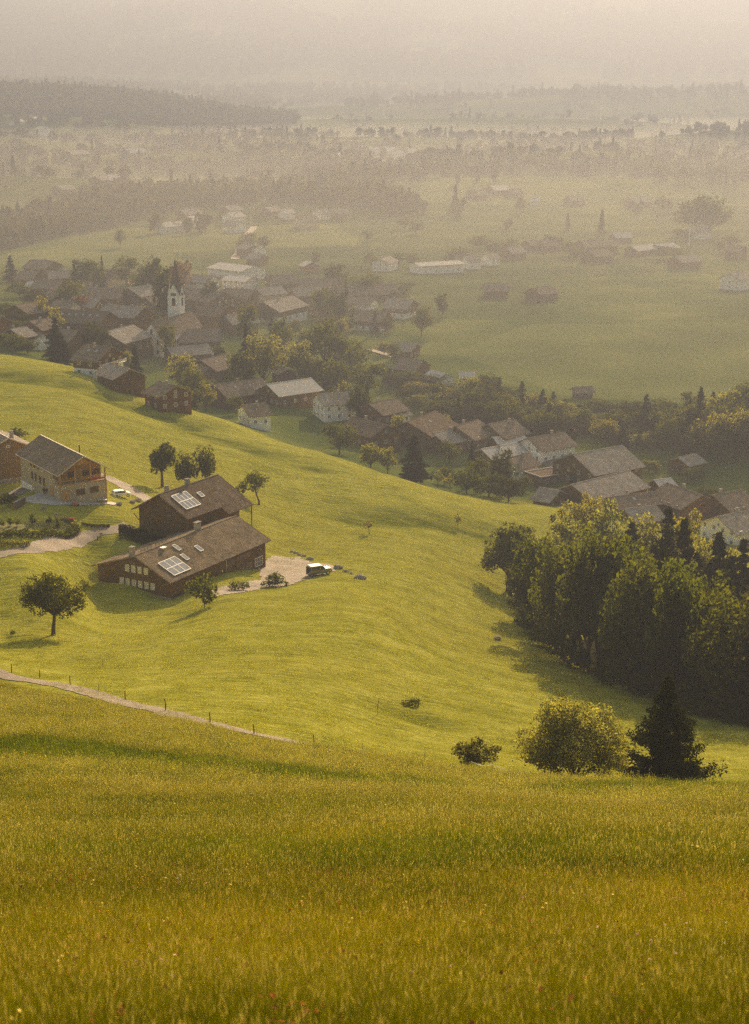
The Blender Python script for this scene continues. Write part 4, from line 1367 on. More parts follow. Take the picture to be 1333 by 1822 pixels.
# wall by the terrace, potted plants
for u, v, lb in ((80, 880, 'dark potted shrub by the house wall, left one'), (86, 880, 'dark potted shrub by the house wall, right one')):
    p = at(u, v); root = empty('potted_plant', p + Vector((0, 0, .1)), 0, lb, 'plant')
    MB().tube([(0, 0, 0), (0, 0, .4)], [.22, .3], 10).build('pot', TERRA, root)
    rs = np.random.RandomState(int(u)); V, Q = leaf_quads(rs.normal(size=(260, 3)) * .22 + np.array([0, 0, .85]), .14, rs); link('foliage', np_mesh('foliage', V, Q, L_DARK), root)
simple_thing('retaining_wall', 'low brown retaining wall left of the white house base', 'wall', [('wall', MB().box(-2.6, 2.2, -.2, .2, -1.5, 1.5), mat_simple('brown_wall', (.20, .14, .10), .9)), ('coping', MB().box(-2.7, 2.3, -.26, .26, 1.5, 1.6), STONE)], 36, 902, radians(75))
# ------------------------------------------------------------------ the village
# (ridge in photo pixels, depth of house, wall height, wall, roof, label, options)
B_, O_, G_, Wt, Cr, Rd = W_BROWN, W_ORANGE, W_GREY, W_WHITE, W_CREAM, W_RED
VH = [
    ((55, 461, 97, 464), 13, 5, B_, R_BROWN, 'brown farmhouse at the upper left end of the village with three roof windows', dict(sky=3)),
    ((36, 482, 68, 483), 12, 4, B_, R_BROWN, 'dim brown roof left of the long grey roof, upper left of the village', {}),
    ((82, 482, 123, 480), 11, 5, B_, R_GREY, 'long grey roof over brown boards below the upper left farmhouse', {}),
    ((50, 500, 70, 501), 7, 2.5, Wt, R_LIGHT, 'small pale-roofed shed among bushes at the upper left of the village', dict(kind='shed', chim=False)),
    ((88, 516, 110, 521), 9, 4, O_, R_BROWN, 'gabled house with a sunlit verge and orange gable boards left of the church', dict(chim=True)),
    ((26, 542, 68, 535), 12, 4.4, B_, R_BROWN, 'long brown roof with a dark triangular gable near the left edge', dict(kind='barn', chim=False)),
    ((96, 534, 134, 536), 10, 4, Cr, R_BROWN, 'brown-roofed house with a pale wall patch at its right end', {}),
    ((116, 550, 180, 553), 15, 4.4, B_, R_DARK, 'long roof with a row of six bright roof windows', dict(sky=6, L=22)),
    ((52, 571, 88, 565), 11, 4, O_, R_BROWN, 'grey-brown roof with an orange wall behind the tall dark conifer', {}),
    ((-30, 560, 4, 562), 14, 5, B_, R_BROWN, 'reddish roof cut by the left edge of the view', {}),
    ((18, 585, 47, 580), 10, 4, B_, R_GREY, 'grey roof over the trees at the left edge, gable to the right', {}),
    ((52, 590, 76, 593), 8, 3.4, Wt, R_BROWN, 'small house with a white triangular gable left of the dark conifer', {}),
    ((160, 478, 206, 480), 14, 5, Cr, R_DARK, 'large house with cream walls and four roof windows at the back of the village', dict(sky=4)),
    ((157, 501, 181, 500), 6, 2.6, Wt, R_LIGHT, 'flat pale canopy roof below the large cream house', dict(kind='shed', chim=False, pitch=6)),
    ((142, 511, 216, 512), 14, 4.6, B_, R_BROWN, 'wide brown roof with small roof windows left of the big grey roof', dict(sky=3, L=20)),
    ((232, 483, 256, 480), 10, 4, Cr, R_GREY, 'light grey roof left of the trees behind the church', {}),
    ((228, 512, 287, 503), 17, 5, B_, R_GREY, 'big grey roof directly left of the tall tree beside the church', {}),
    ((192, 541, 254, 546), 13, 7.2, B_, R_GREY, 'tall dark guesthouse with rows of white windows left of the church', dict(L=18)),
    ((186, 590, 238, 577), 15, 5, B_, R_GREY, 'broad grey-brown roof in front of the church facade', dict()),
    ((150, 612, 198, 616), 13, 5.2, B_, R_BROWN, 'brown-roofed house with a white ground floor and white balconies', dict(lower=Wt, balcony='white', sky=2)),
    ((197, 645, 232, 656), 9, 4.4, B_, R_GREY, 'dark balconied house on the crest with a pale roof hatch', dict(balcony='wood', sky=1)),
    ((283, 677, 314, 686), 9.5, 4.6, Rd, R_BROWN, 'small red-brown house half sunk behind the meadow crest, two white window strips', {}),
    ((302, 617, 366, 612), 10, 4, B_, R_GREY, 'light grey roof right of the church front', dict(kind='barn', chim=False, L=16)),
    ((357, 640, 410, 628), 13, 4.5, B_, R_BROWN, 'reddish roof with two small roof windows below the church', dict(sky=2)),
    ((312, 586, 390, 583), 15, 4.5, B_, R_BROWN, 'wide brown roof just right of the church nave', {}),
    ((362, 538, 408, 541), 16, 7, B_, R_DARK, 'big dark block of a house right of the church tower', {}),
    ((336, 511, 398, 519), 15, 5, B_, R_BROWN, 'brown roof right behind the church tower', {}),
    ((322, 487, 378, 490), 11, 5, Wt, R_GREY, 'white school-like building behind the church spire', dict(L=19)),
    ((390, 466, 452, 473), 17, 5, Wt, R_LIGHT, 'long pale metal roof at the top middle of the village', dict(chim=False, L=26, pitch=12)),
    ((405, 489, 450, 492), 12, 5, Wt, R_LIGHT, 'second pale roof below the long metal roof', dict(chim=False, pitch=14)),
    ((468, 537, 521, 525), 15, 5.5, B_, R_GREY, 'large grey roof with a white wall patch at its right corner', dict(lower=Wt)),
    ((474, 489, 528, 487), 14, 5, B_, R_BROWN, 'brown roof right of the pale metal roof', {}),
    ((538, 494, 602, 496), 14, 5, B_, R_BROWN, 'long brown roof in the upper middle of the village, right one of two', {}),
    ((546, 463, 556, 466), 8, 4, O_, R_LIGHT, 'little house with a gleaming gable standing alone in the field above the village', {}),
    ((603, 509, 700, 505), 14, 4.5, B_, R_BROWN, 'very long brown roof above the strip of white windows', dict(L=30)),
    ((615, 527, 662, 530), 9, 3.2, Wt, R_BROWN, 'low building with a strip of white windows in the middle of the village', dict(L=16, chim=False)),
    ((690, 530, 736, 533), 13, 5, B_, R_GREY, 'grey roof at the right end of the village with pale ground floor', dict(lower=Wt)),
    ((636, 552, 690, 555), 13, 4.6, Rd, R_BROWN, 'red-brown roof above a white-framed ground floor', dict(lower=Wt)),
    ((702, 608, 742, 611), 9, 3.6, Rd, R_GREY, 'small barn with a grey ridge at the edge of the flat field', dict(kind='barn', chim=False)),
    ((712, 636, 754, 640), 12, 4, B_, R_BROWN, 'brown barn below the small grey-ridged barn', dict(kind='barn', chim=False)),
    ((766, 658, 793, 664), 8, 3, Wt, R_LIGHT, 'white outbuilding with a gleaming roof edge by the flat field', dict(chim=False)),
    ((826, 662, 836, 662), 4.5, 2.8, Wt, R_LIGHT, 'tiny white hut at the edge of the trees and the flat field', dict(kind='shed', chim=False, L=3.4)),
    ((388, 683, 460, 673), 13, 4.8, Rd, R_BROWN, 'brown roof with two pale skylights above a red-brown wall', dict(sky=2, L=19)),
    ((476, 683, 553, 672), 12, 4.2, B_, R_LIGHT, 'bright pale roof in the middle of the lower village', dict(kind='barn', chim=False, L=18)),
    ((574, 700, 612, 697), 10, 6, Wt, R_GREY, 'white three storey house with a grey roof in the lower village', dict(L=11)),
    ((499, 650, 512, 655), 6, 3.6, Rd, R_GREY, 'little house with an orange-red gable above the bright pale roof', dict(chim=False, L=7)),
    ((656, 718, 704, 708), 11, 4, Rd, R_BROWN, 'reddish roof right of the white three storey house', dict(chim=True)),
    ((690, 728, 720, 723), 7, 3, Wt, R_GREY, 'small grey lean-to roof in front of the reddish roof', dict(chim=False)),
    ((630, 741, 688, 756), 11, 4.2, B_, R_DARK, 'dark house with its gable to the right in front of the white one', dict(L=16)),
    ((727, 749, 774, 731), 15, 5, B_, R_DARK, 'large dark barn roof with one pale hatch, lower village', dict(sky=1, kind='barn', L=19)),
    ((810, 758, 852, 746), 13, 4.4, B_, R_BROWN, 'brown roof between the large dark barn and its right neighbour', {}),
    ((868, 754, 916, 745), 13, 4.4, B_, R_BROWN, 'brown roof with a shining chimney right of the middle lower village', {}),
    ((857, 798, 922, 787), 9, 3.6, B_, R_LIGHT, 'pale blue-grey roof in front of the brown ones', dict(L=14)),
    ((884, 776, 924, 772), 6, 3, B_, R_LIGHT, 'narrow pale roof behind the blue-grey one', dict(chim=False, L=10)),
    ((944, 778, 1000, 769), 11, 4.6, Wt, R_BROWN, 'brown-roofed house with white walls left of the big barns', dict(L=14)),
    ((1026, 806, 1102, 793), 17, 5, B_, R_GREY, 'upper big barn with a wide pale roof and dark gable', dict(kind='barn', chim=False, L=19)),
    ((1006, 864, 1133, 833), 13, 4.4, B_, R_GREY, 'lower big barn, the longest pale roof of the lower village', dict(kind='barn', chim=False, L=24, D=462)),
    ((960, 866, 996, 872), 8.5, 3.6, B_, R_GREY, 'small house with a pale lean-to in front of the long barn', dict(chim=False, D=464)),
    ((1084, 884, 1160, 874), 8, 3.6, O_, R_BROWN, 'low brown-roofed building with orange walls and a pale hatch', dict(sky=1, chim=False, L=14, D=455)),
    ((1186, 858, 1250, 880), 12, 4.4, O_, R_BROWN, 'brown roof sloping right beside the low orange building', dict(solar=0)),
    ((1166, 853, 1192, 850), 7, 3, B_, R_LIGHT, 'small building with blue-grey panels behind the brown sloping roof', dict(chim=False)),
    ((1268, 880, 1322, 870), 12, 4.4, B_, R_BROWN, 'house at the right edge with a gleaming roof verge', {}),
    ((1278, 918, 1345, 905), 12, 4.4, Wt, R_GREY, 'white-walled house at the right edge above the wood', dict(L=13, D=430)),
    ((1208, 813, 1236, 806), 7, 3.4, B_, R_GREY, 'hay hut alone on the meadow behind the big barns', dict(kind='shed', chim=False, L=7.5)),
    ((1024, 688, 1050, 687), 5, 2.6, Rd, R_BROWN, 'little reddish field hut before the treeline', dict(kind='shed', chim=False, L=6)),
    # on and beyond the flat field
    ((742, 467, 812, 463), 12, 4.6, Wt, R_LIGHT, 'long white building with a row of arched windows beyond the village', dict(L=28, chim=False, pitch=10, win=('right',))),
    ((860, 503, 905, 503), 12, 4, B_, R_BROWN, 'dim brown barn beyond the flat field, left of the small white-fronted house', dict(kind='barn', chim=False)),
    ((946, 512, 982, 508), 10, 4, B_, R_BROWN, 'brown house with a white window panel on the road beyond the flat field', {}),
    ((1298, 486, 1322, 482), 11, 6, Wt, R_GREY, 'white farmhouse at the right edge beyond the flat field', {}),
    ((1296, 435, 1325, 437), 11, 5, B_, R_BROWN, 'dark house at the right edge above the white farmhouse', {}),
    ((676, 460, 694, 455), 9, 5, Wt, R_GREY, 'pale house left of the long white building', {}),
    ((826, 456, 852, 455), 10, 4.4, Wt, R_GREY, 'pale house touching the right end of the long white building', {}),
    ((862, 452, 880, 450), 9, 4.4, Wt, R_GREY, 'small pale house right of its larger pale neighbour', {}),
    ((935, 428, 955, 426), 9, 4, B_, R_BROWN, 'brown house with a white spot on the rise beyond the village', {}),
    ((962, 428, 990, 427), 10, 4, B_, R_BROWN, 'brown house in dark trees right of its neighbour on the rise', {}),
    ((1030, 428, 1090, 424), 13, 5, B_, R_BROWN, 'long dim farm roof on the right below the wooded rise', {}),
    ((1090, 414, 1120, 413), 10, 4, B_, R_LIGHT, 'barn with a shining pale roof top on the right rise', dict(chim=False)),
    ((1122, 437, 1160, 433), 10, 3.4, B_, R_LIGHT, 'low barn with a gleaming roof edge below the shining one', dict(chim=False)),
    ((1165, 434, 1198, 431), 10, 3.4, B_, R_LIGHT, 'second low gleaming barn roof, further right', dict(chim=False)),
    ((1230, 404, 1256, 402), 11, 5, Wt, R_GREY, 'white-gabled house between the trees on the right rise', {}),
    ((870, 330, 900, 328), 14, 4, B_, R_LIGHT, 'far farm with a pale roof on the middle knoll', dict(chim=False)),
    ((836, 338, 862, 337), 14, 4, B_, R_BROWN, 'far brown farm on the middle knoll left of the pale roof', {}),
    ((905, 336, 925, 335), 12, 4, B_, R_BROWN, 'far brown farm on the middle knoll right of the pale roof', {}),
    ((942, 351, 960, 351), 10, 3, Wt, R_LIGHT, 'far low shining roof right of the middle knoll', dict(chim=False)),
    ((402, 512, 452, 515), 12, 5, B_, R_BROWN, 'brown roof below the two pale roofs in the upper village', {}),
    ((455, 512, 500, 508), 11, 4.6, Cr, R_GREY, 'grey roof with cream walls left of the wide brown roofs', {}),
    ((520, 512, 570, 510), 12, 4.6, B_, R_GREY, 'grey-brown roof above the large grey roof with the white corner', {}),
    ((560, 530, 604, 534), 12, 4.6, B_, R_BROWN, 'brown roof right of the large grey roof with the white corner', {}),
    ((64, 497, 112, 499), 12, 4.5, B_, R_BROWN, 'brown roof below the long grey one in the upper left village', {}),
    ((130, 527, 180, 530), 12, 4.5, B_, R_GREY, 'grey-brown roof above the row of six roof windows', {}),
    ((256, 528, 300, 522), 13, 4.6, B_, R_BROWN, 'brown roof behind the big grey roof left of the church', {}),
    ((96, 585, 140, 588), 12, 4.4, B_, R_BROWN, 'brown roof behind the dark conifer on the crest', {}),
    ((400, 560, 450, 556), 12, 5, B_, R_GREY, 'grey roof in the middle village before the little green', {}),
    ((330, 650, 372, 655), 10, 4.2, B_, R_BROWN, 'brown roof hidden among trees right of the crest meadow', {}),
    ((430, 720, 474, 716), 10, 3.8, Wt, R_BROWN, 'low brown roof with white wall below the long brown one', {}),
    ((770, 770, 812, 762), 10, 3.8, B_, R_GREY, 'grey roof in front of the large dark barn roof', {}),
    ((900, 815, 940, 806), 9, 3.8, Wt, R_BROWN, 'brown roof with pale wall just above the flat-roofed building', {}),
    ((1110, 905, 1168, 898), 9, 3.8, B_, R_GREY, 'low grey roof just behind the tree tops of the wood', dict(D=447)),
    # hamlet on the slope above the village
    ((283, 396, 304, 394), 10, 5, Wt, R_LIGHT, 'pale house at the left end of the upper hamlet', {}),
    ((307, 395, 322, 392), 9, 5, Wt, R_GREY, 'pale house just right of the left end of the upper hamlet', {}),
    ((320, 372, 352, 370), 13, 5, B_, R_GREY, 'large grey roof at the top of the upper hamlet', {}),
    ((333, 385, 354, 382), 10, 4.5, Wt, R_LIGHT, 'white-roofed house in the middle of the upper hamlet', {}),
    ((398, 366, 424, 364), 12, 5, B_, R_GREY, 'grey roof at the top right of the upper hamlet', {}),
    ((404, 378, 428, 376), 11, 5.5, Wt, R_LIGHT, 'pale multi-storey house right of the upper hamlet', {}),
    ((404, 392, 430, 394), 11, 5, Wt, R_GREY, 'pale house below the multi-storey one', {}),
    ((470, 368, 492, 366), 11, 4.5, B_, R_GREY, 'grey roof left of the big gabled farmhouse', {}),
    ((500, 372, 520, 371), 10, 4.5, Wt, R_LIGHT, 'pale roof between the grey roof and the big gabled farmhouse', {}),
    ((530, 384, 560, 382), 14, 5.5, Cr, R_BROWN, 'big gabled farmhouse with a bright verge above the village', {}),
    ((560, 372, 584, 371), 10, 4.5, Wt, R_GREY, 'pale house behind the big gabled farmhouse', {}),
    ((588, 371, 620, 371), 10, 4.5, B_, R_GREY, 'grey roof right of the pale house behind the farmhouse', {}),
    ((433, 432, 452, 435), 10, 4.5, B_, R_GREY, 'grey roof in the trees above the pale metal roof', {}),
    ((452, 436, 464, 438), 8, 4, Wt, R_LIGHT, 'small shining roof right of the grey roof in the trees', {}),
    ((446, 450, 470, 452), 9, 4, B_, R_GREY, 'grey roof by the lane down into the village', {}),
    ((100, 330, 124, 328), 12, 4.5, B_, R_GREY, 'far grey farm between the white road and the left valley farms', {}),
    ((300, 322, 322, 321), 12, 4.5, B_, R_GREY, 'far grey farm left of the low shining roof at the wood edge', {}),
    ((120, 268, 150, 266), 14, 4.5, B_, R_GREY, 'far long grey farm in the middle of the left pasture', {}),
    ((1120, 352, 1150, 350), 13, 4.5, B_, R_GREY, 'far grey farm right of the middle knoll', {}),
    ((1010, 348, 1034, 347), 13, 4.5, B_, R_GREY, 'far grey farm in the open field right of the low shining roof', {}),
    ((1200, 455, 1236, 452), 12, 4.5, B_, R_GREY, 'dim grey barn below the low gleaming roofs on the right', {}),
    ((1046, 445, 1080, 442), 12, 4.5, B_, R_BROWN, 'dim brown barn below the long farm roof on the right', {}),
    ((900, 440, 928, 438), 11, 4.5, B_, R_GREY, 'dim grey house left of the brown house with the white spot', {}),
    # far on the left
    ((70, 355, 92, 354), 12, 5, Wt, R_GREY, 'pale farmhouse by the white road at the left', {}),
    ((168, 313, 190, 311), 13, 4.5, B_, R_GREY, 'far farm in the left valley, left of the shining roof', {}),
    ((196, 309, 216, 313), 13, 4.5, O_, R_LIGHT, 'far farm with a shining verge in the left valley', {}),
    ((206, 328, 232, 330), 12, 4.5, B_, R_LIGHT, 'far house with a pale roof below the shining farm', {}),
    ((232, 320, 268, 318), 13, 4.5, B_, R_GREY, 'far long grey roof in the left valley', {}),
    ((380, 317, 412, 315), 14, 4.5, B_, R_GREY, 'far dark farm in the clearing of the left valley', {}),
    ((350, 327, 368, 326), 10, 3, Wt, R_LIGHT, 'far low shining roof at the edge of the left wood', dict(chim=False)),
    ((216, 264, 256, 263), 16, 4, O_, R_LIGHT, 'far barn with a broad shining roof below the wooded hill', dict(chim=False)),
    ((20, 265, 44, 263), 15, 5, B_, R_GREY, 'far grey roof at the left below the bright pasture', {}),
    ((50, 261, 78, 262), 15, 5, B_, R_GREY, 'far grey roof right of the one at the left edge', {}),
    ((22, 212, 36, 211), 12, 5, Wt, R_LIGHT, 'far pale house under the wooded hill, leftmost', {}),
    ((56, 208, 70, 207), 12, 5, Wt, R_LIGHT, 'far pale house under the wooded hill, second from the left', {}),
    ((72, 224, 86, 225), 12, 4, Wt, R_LIGHT, 'far pale house on the bright pasture under the wooded hill', {}),
    ((590, 275, 604, 272), 16, 7, Wt, R_LIGHT, 'far white house gleaming in the haze beyond the woods', {}),
    ((655, 262, 676, 262), 20, 4, Wt, R_LIGHT, 'far low shining roofs in the haze, left', dict(chim=False)),
    ((686, 260, 706, 262), 20, 5, Wt, R_LIGHT, 'far peaked shining roof in the haze, middle', dict(chim=False)),
    ((722, 264, 738, 264), 20, 4, Wt, R_LIGHT, 'far low shining roof in the haze, right', dict(chim=False)),
]
random.seed(5)
VPOS = []
for ridge, W, h, wall, roof, label, kw in VH:
    kw = dict(kw)
    far = ridge[1] < 455
    if far: kw.setdefault('win', ())
    kd = kw.get('kind', 'house')
    if far and 'win' in kw and not kw['win'] and ridge[1] > 300: kw['win'] = ('right',)
    o = village_house(0, ridge, W, h, wall, roof, label, name={'house': 'village_house', 'barn': 'barn', 'shed': 'shed'}[kd], ymin=float(np.interp(ridge[0], [0, 300, 420, 560, 700, 960, 1060, 1333], [470, 470, 500, 485, 466, 452, 446, 440])) if ridge[1] > 560 else 600, **kw)
    print('VH', ridge[:2], round(o.location.y), round(o.location.z), round(proj(*o.location)[1]), label[:40])
    VPOS.append((o.location.x, o.location.y, W))


def flat_roof_building():
    p = at(972, 858)
    root = empty('flat_roofed_building', p, radians(32), 'flat-roofed building with a gleaming white roof rim in the lower village', 'building')
    MB().box(-5, 5, -4, 4, -4, 2.8).build('wall', W_RED, root)
    MB().box(-5.2, 5.2, -4.2, 4.2, 2.81, 3.0).build('roof', R_DARK, root)
    m = MB()
    for a in ((-5.3, 5.3, -4.3, -3.95), (-5.3, 5.3, 3.95, 4.3), (-5.3, -4.95, -3.95, 3.95), (4.95, 5.3, -3.95, 3.95)): m.box(*a, 3.01, 3.3)
    m.build('roof_rim', mat_simple('pale_rim', (.5, .45, .38), .8), root)
    for s in (2, 5, 8): add_window(root, 10, 8, 'right', s, .8, 1.2, 1.3, FRAME_W, PANE, 2)


flat_roof_building()


def scaffold_house():
    p = at(205, 583)
    root = empty('scaffolded_house', p, radians(20), 'small house under repair wrapped in pale turquoise sheeting', 'house')
    gable_solid(8, 7, 4, 1.8, 4).build('wall', W_GREY, root)
    r, on = roof_parts(root, 8, 7, 4, 1.8, .5, .5, R_GREY, .2)
    TQ = mat_simple('turquoise_sheet', (.35, .58, .55), .6)
    MB().box(-4.9, -3.9, -4.3, 4.2, 2.5, 6.4).box(4.2, 5.0, -4.4, 2.2, 1.8, 5.6).build('sheeting', TQ, root)
    sc_ = MB()
    for x in (-4.6, 0, 4.6):
        for y in (-4.6, 4.6): sc_.tube([(x, y, -2), (x, y, 6.3)], [.06, .06], 5)
    for z in (2, 4, 6):
        for y in (-4.6, 4.6): sc_.tube([(-4.6, y, z), (4.6, y, z)], [.05, .05], 5)
    sc_.build('scaffold', METAL, root)


scaffold_house()


def church():
    W, h = 9.0, 7.6
    rise = 5.6
    total = h + rise
    p1 = at(268, 574, total + .25)
    c, ang, ln, zg = ridge_frame(268, 574, 342, 553, total + .25)
    ln = min(max(ln, 24), 35)
    print('church', [round(x, 1) for x in p1], round(math.degrees(ang), 1), round(ln, 1), round(pxm(p1), 2))
    c = p1 + Vector((cos(ang), sin(ang), 0)) * ln / 2
    L = ln - .8
    root = empty('church', (c.x, c.y, zg), ang, 'white village church with a pointed shingled spire on its four-gabled tower', 'church')
    gable_solid(L, W, h, rise, 5).build('nave_wall', W_WHITE, root)
    r, on = roof_parts(root, L, W, h, rise, .5, .4, R_BROWN, .2, name='nave_roof')
    # facade: tall lancet, side windows, arched porch
    def arch(mb, side, s, z, w, hh, d=.06):
        o, a, n, _ = face_frame(L, W, side)
        P = [o + a * (s - w / 2) + Vector((0, 0, z)) + n * d, o + a * (s + w / 2) + Vector((0, 0, z)) + n * d]
        for k in range(7):
            t = pi * k / 6; P.append(o + a * (s + cos(t) * w / 2) + Vector((0, 0, z + hh + sin(t) * w * .75)) + n * d)
        return mb.prism([q - n * d * 1.5 for q in P], n * d)
    for s, z, w, hh in ((W / 2, 7.5, 1.1, 2.6), (W * .8, 4.4, 1.0, 1.5), (W * .8, .9, 1.2, .8)):
        arch(MB(), 'front', s, z, w, hh).build('window', PANE, root)
    arch(MB(), 'front', W * .42, 0, 2.8, 2.6).build('portal', W_BROWN, root)
    for i in range(4): arch(MB(), 'right', 4 + i * L / 4.6, 2.2, 1.2, 2.4).build('window', PANE, root)
    ap = MB(); n = 7
    P = [(L / 2 + sin(pi * k / 6) * 4.2, -cos(pi * k / 6) * 4.2, 0) for k in range(7)]
    ap.prism([(x, y, -4) for x, y, z in P], (0, 0, 9.6)); ap.build('apse', W_WHITE, root)
    cone = MB(); m = len(P); cone.add([(x * 1.0 + (x - L / 2) * .1, y * 1.1, 5.65) for x, y, z in P] + [(L / 2 - .2, 0, 9.4), (L / 2 - .2, 0, 5.6)], [(i, i + 1, m) for i in range(m - 1)] + [(i + 1, i, m + 1) for i in range(m - 1)] + [(0, m, m + 1), (m - 1, m + 1, m)])
    cone.build('apse_roof', R_BROWN, root)
    # tower on the far side of the nave
    tw = 5.4
    tb = at_depth(316, p1.y + sin(ang) * L * .62 + 6.5)
    k = pxm(tb)
    ze = CAMZ + tb.y * ray(316, 525)[2] / ray(316, 525)[1]      # eaves of the tower
    zt = CAMZ + tb.y * ray(313, 459)[2] / ray(313, 459)[1]
    gz = CAMZ + tb.y * ray(316, 504)[2] / ray(316, 504)[1]
    inv = Vector((tb.x - c.x, tb.y - c.y, 0)); ca, sa = cos(-ang), sin(-ang)
    lx, ly = inv.x * ca - inv.y * sa, inv.x * sa + inv.y * ca
    zz = zg
    E, T, Gp = ze - zz, zt - zz, gz - zz
    print('tower', round(E, 1), round(T, 1), round(Gp, 1), round(k, 2))
    rot = radians(6)

    def R2(x, y):
        return (lx + x * cos(rot) - y * sin(rot), ly + x * sin(rot) + y * cos(rot))
    hw = tw / 2
    tower = MB()
    cs = [R2(*q) for q in ((-hw, -hw), (hw, -hw), (hw, hw), (-hw, hw))]
    tower.prism([(*q, -4) for q in cs], (0, 0, E + 4))
    for i in range(4):
        a, b = cs[i], cs[(i + 1) % 4]; mx, my = (a[0] + b[0]) / 2, (a[1] + b[1]) / 2
        inn = Vector((lx - mx, ly - my, 0)).normalized() * .5
        tower.prism([(*a, E - .01), (*b, E - .01), (mx, my, Gp)], inn)
    tower.build('tower', W_WHITE, root)
    cl = MB()
    for i in range(4):
        a, b = Vector((*cs[i], 0)), Vector((*cs[(i + 1) % 4], 0)); m_ = (a + b) / 2; al = (b - a).normalized(); out = (m_ - Vector((lx, ly, 0))).normalized()
        P = [m_ - al * .75 + Vector((0, 0, E - 4.2)), m_ + al * .75 + Vector((0, 0, E - 4.2))]
        for kk in range(7):
            t = pi * kk / 6; P.append(m_ + al * cos(t) * .75 + Vector((0, 0, E - 1.6 + sin(t) * .75)))
        w_ = MB().prism([q + out * .02 for q in P], out * .05); w_.build('bell_opening', PANE, root)
    sp = MB(); oc = []
    for kk in range(8):
        t = pi / 8 + kk * pi / 4; x, y = R2(cos(t) * hw * 1.16, sin(t) * hw * 1.16); oc.append((x, y, E + .1))
    sp.add(oc + [(lx, ly, T)], [(i, (i + 1) % 8, 8) for i in range(8)] + [tuple(reversed(range(8)))])
    # little roofs running from each gable into the spire
    for i in range(4):
        a, b = Vector((*cs[i], E)), Vector((*cs[(i + 1) % 4], E)); m_ = (a + b) / 2; m_.z = Gp + .12
        out = Vector((m_.x - lx, m_.y - ly, 0)).normalized() * .25
        ctr = Vector((lx, ly, Gp + .12)); A2 = a + out; B2 = b + out; M2 = m_ + out; C_ = Vector((lx, ly, E))
        sp.add([A2, M2, ctr, C_], [(0, 1, 2, 3)]); sp.add([B2, M2, ctr, C_], [(3, 2, 1, 0)])
    sp.build('spire', R_DARK, root)
    s2 = MB().tube([(lx, ly, T - .3), (lx, ly, T + 1.9)], [.12, .05], 6); s2.tube([(lx - .45, ly, T + 1.2), (lx + .45, ly, T + 1.2)], [.07, .07], 5)
    s2.build('cross', GOLD, root)
    return root


church()
# slender white spire far right
p = at_depth(1226, 1120); zt = CAMZ + 1120 * ray(1226, 398)[2] / ray(1226, 398)[1]
root = empty('flagpole', p, 0, 'slender white pole gleaming against the trees on the right rise', 'pole')
MB().tube([(0, 0, -1), (0, 0, zt - p.z)], [.35, .2], 6).build('shaft', W_WHITE, root)
MB().tube([(0, 0, zt - p.z), (0, 0, zt - p.z + .5)], [.4, .1], 6).build('finial', METAL, root)

# roads of the valley
ribbon('road', G((60, 372), (100, 367), (135, 358), (160, 350), (182, 344)), [9, 9, 9, 8, 8], GRAVEL, .6, 8)
ribbon('road', G((880, 752), (930, 790), (975, 822), (1030, 850)), [5, 5, 5, 5], ASPH, .3, 4)
ribbon('road', G((1240, 905), (1255, 930), (1290, 950), (1330, 960)), [6, 6, 6, 6], ASPH, .3, 4)
ribbon('road', G((418, 462), (428, 440), (440, 420), (452, 404)), [5, 5, 5, 5], GRAVEL, .4, 6)
ribbon('path', G((655, 622), (690, 632), (712, 640)), [3.5, 3.5, 3.5], GRAVEL, .3, 4)
ribbon('path', G((380, 532), (420, 530), (470, 534)), [5, 5, 5], GRAVEL, .4, 4)
def OFFROAD(x, y):
    u, v = proj(x, y, H(x, y))
    bad = np.zeros(len(x), bool)
    bad |= (u > 370) & (u < 602) & (v > 985) & (v < 1062) & (v > 1062 - (u - 370) * .32)          # yard
    bad |= (u < 250) & (v > 915) & (v < 1000) & (v > 928 + (250 - u) * .1)
    bad |= (u < 300) & (v > 850) & (v < 955)
    bad |= (u > 160) & (u < 480) & (v > 960) & (v < 1075)
    return ~bad
# ------------------------------------------------------------------ trees one can point to
random.seed(21)
# small round tree in the pasture
K = Kind(lambda: broadleaf(8.4, 9.2, 101, 8500, .20, leaf_material('orchard_leaves', (.028, .032, .004), (.11, .105, .012), .4), .22, 34, .26, trunk=.26, name='apple_tree', lean=(.5, 0), nl=10), 8.4, 9.2)
tree_base(K, 95, 1130, 112, 128, 'small spreading apple tree with an open crown alone in the lower left pasture', rz=0)
# orchard trees behind the rear farmhouse
K1 = Kind(lambda: broadleaf(8, 4.4, 103, 4200, .24, L_BROAD, .20, 24, .32, trunk=.26, name='fruit_tree'), 8, 4.4)
tree_base(K1, 289, 866, 82, 46, 'fruit tree with a bare trunk, leftmost of the three behind the rear farmhouse', rz=1, group=None)
K2 = Kind(lambda: broadleaf(7, 4.4, 104, 3000, .24, L_BROAD, .12, 20, .34, name='fruit_tree'), 7, 4.4)
tree_base(K2, 333, 872, 70, 42, 'round fruit tree in the middle of the three behind the rear farmhouse')
tree_base(K2, 366, 868, 78, 40, 'taller fruit tree on the right of the three, just behind the roof')
K3 = Kind(lambda: broadleaf(6.6, 6.6, 106, 1700, .24, L_BROAD, .22, 13, .24, trunk=.17, name='fruit_tree', lean=(-1.2, 0), nl=6), 6.6, 6.6)
tree_base(K3, 462, 898, 66, 62, 'crooked sparse fruit tree right of the rear farmhouse', rz=0)
tree_base(KSM, 657, 950, 26, 20, 'tiny young tree in the hollow of the meadow', name='young_tree')
tree_base(KSM, 815, 942, 30, 14, 'thin sapling on the upper right meadow', name='young_tree')
tree_base(KS[0], 364, 1081, 60, 54, 'round bright bush against the long wall of the front farmhouse', cat='bush', name='bush')
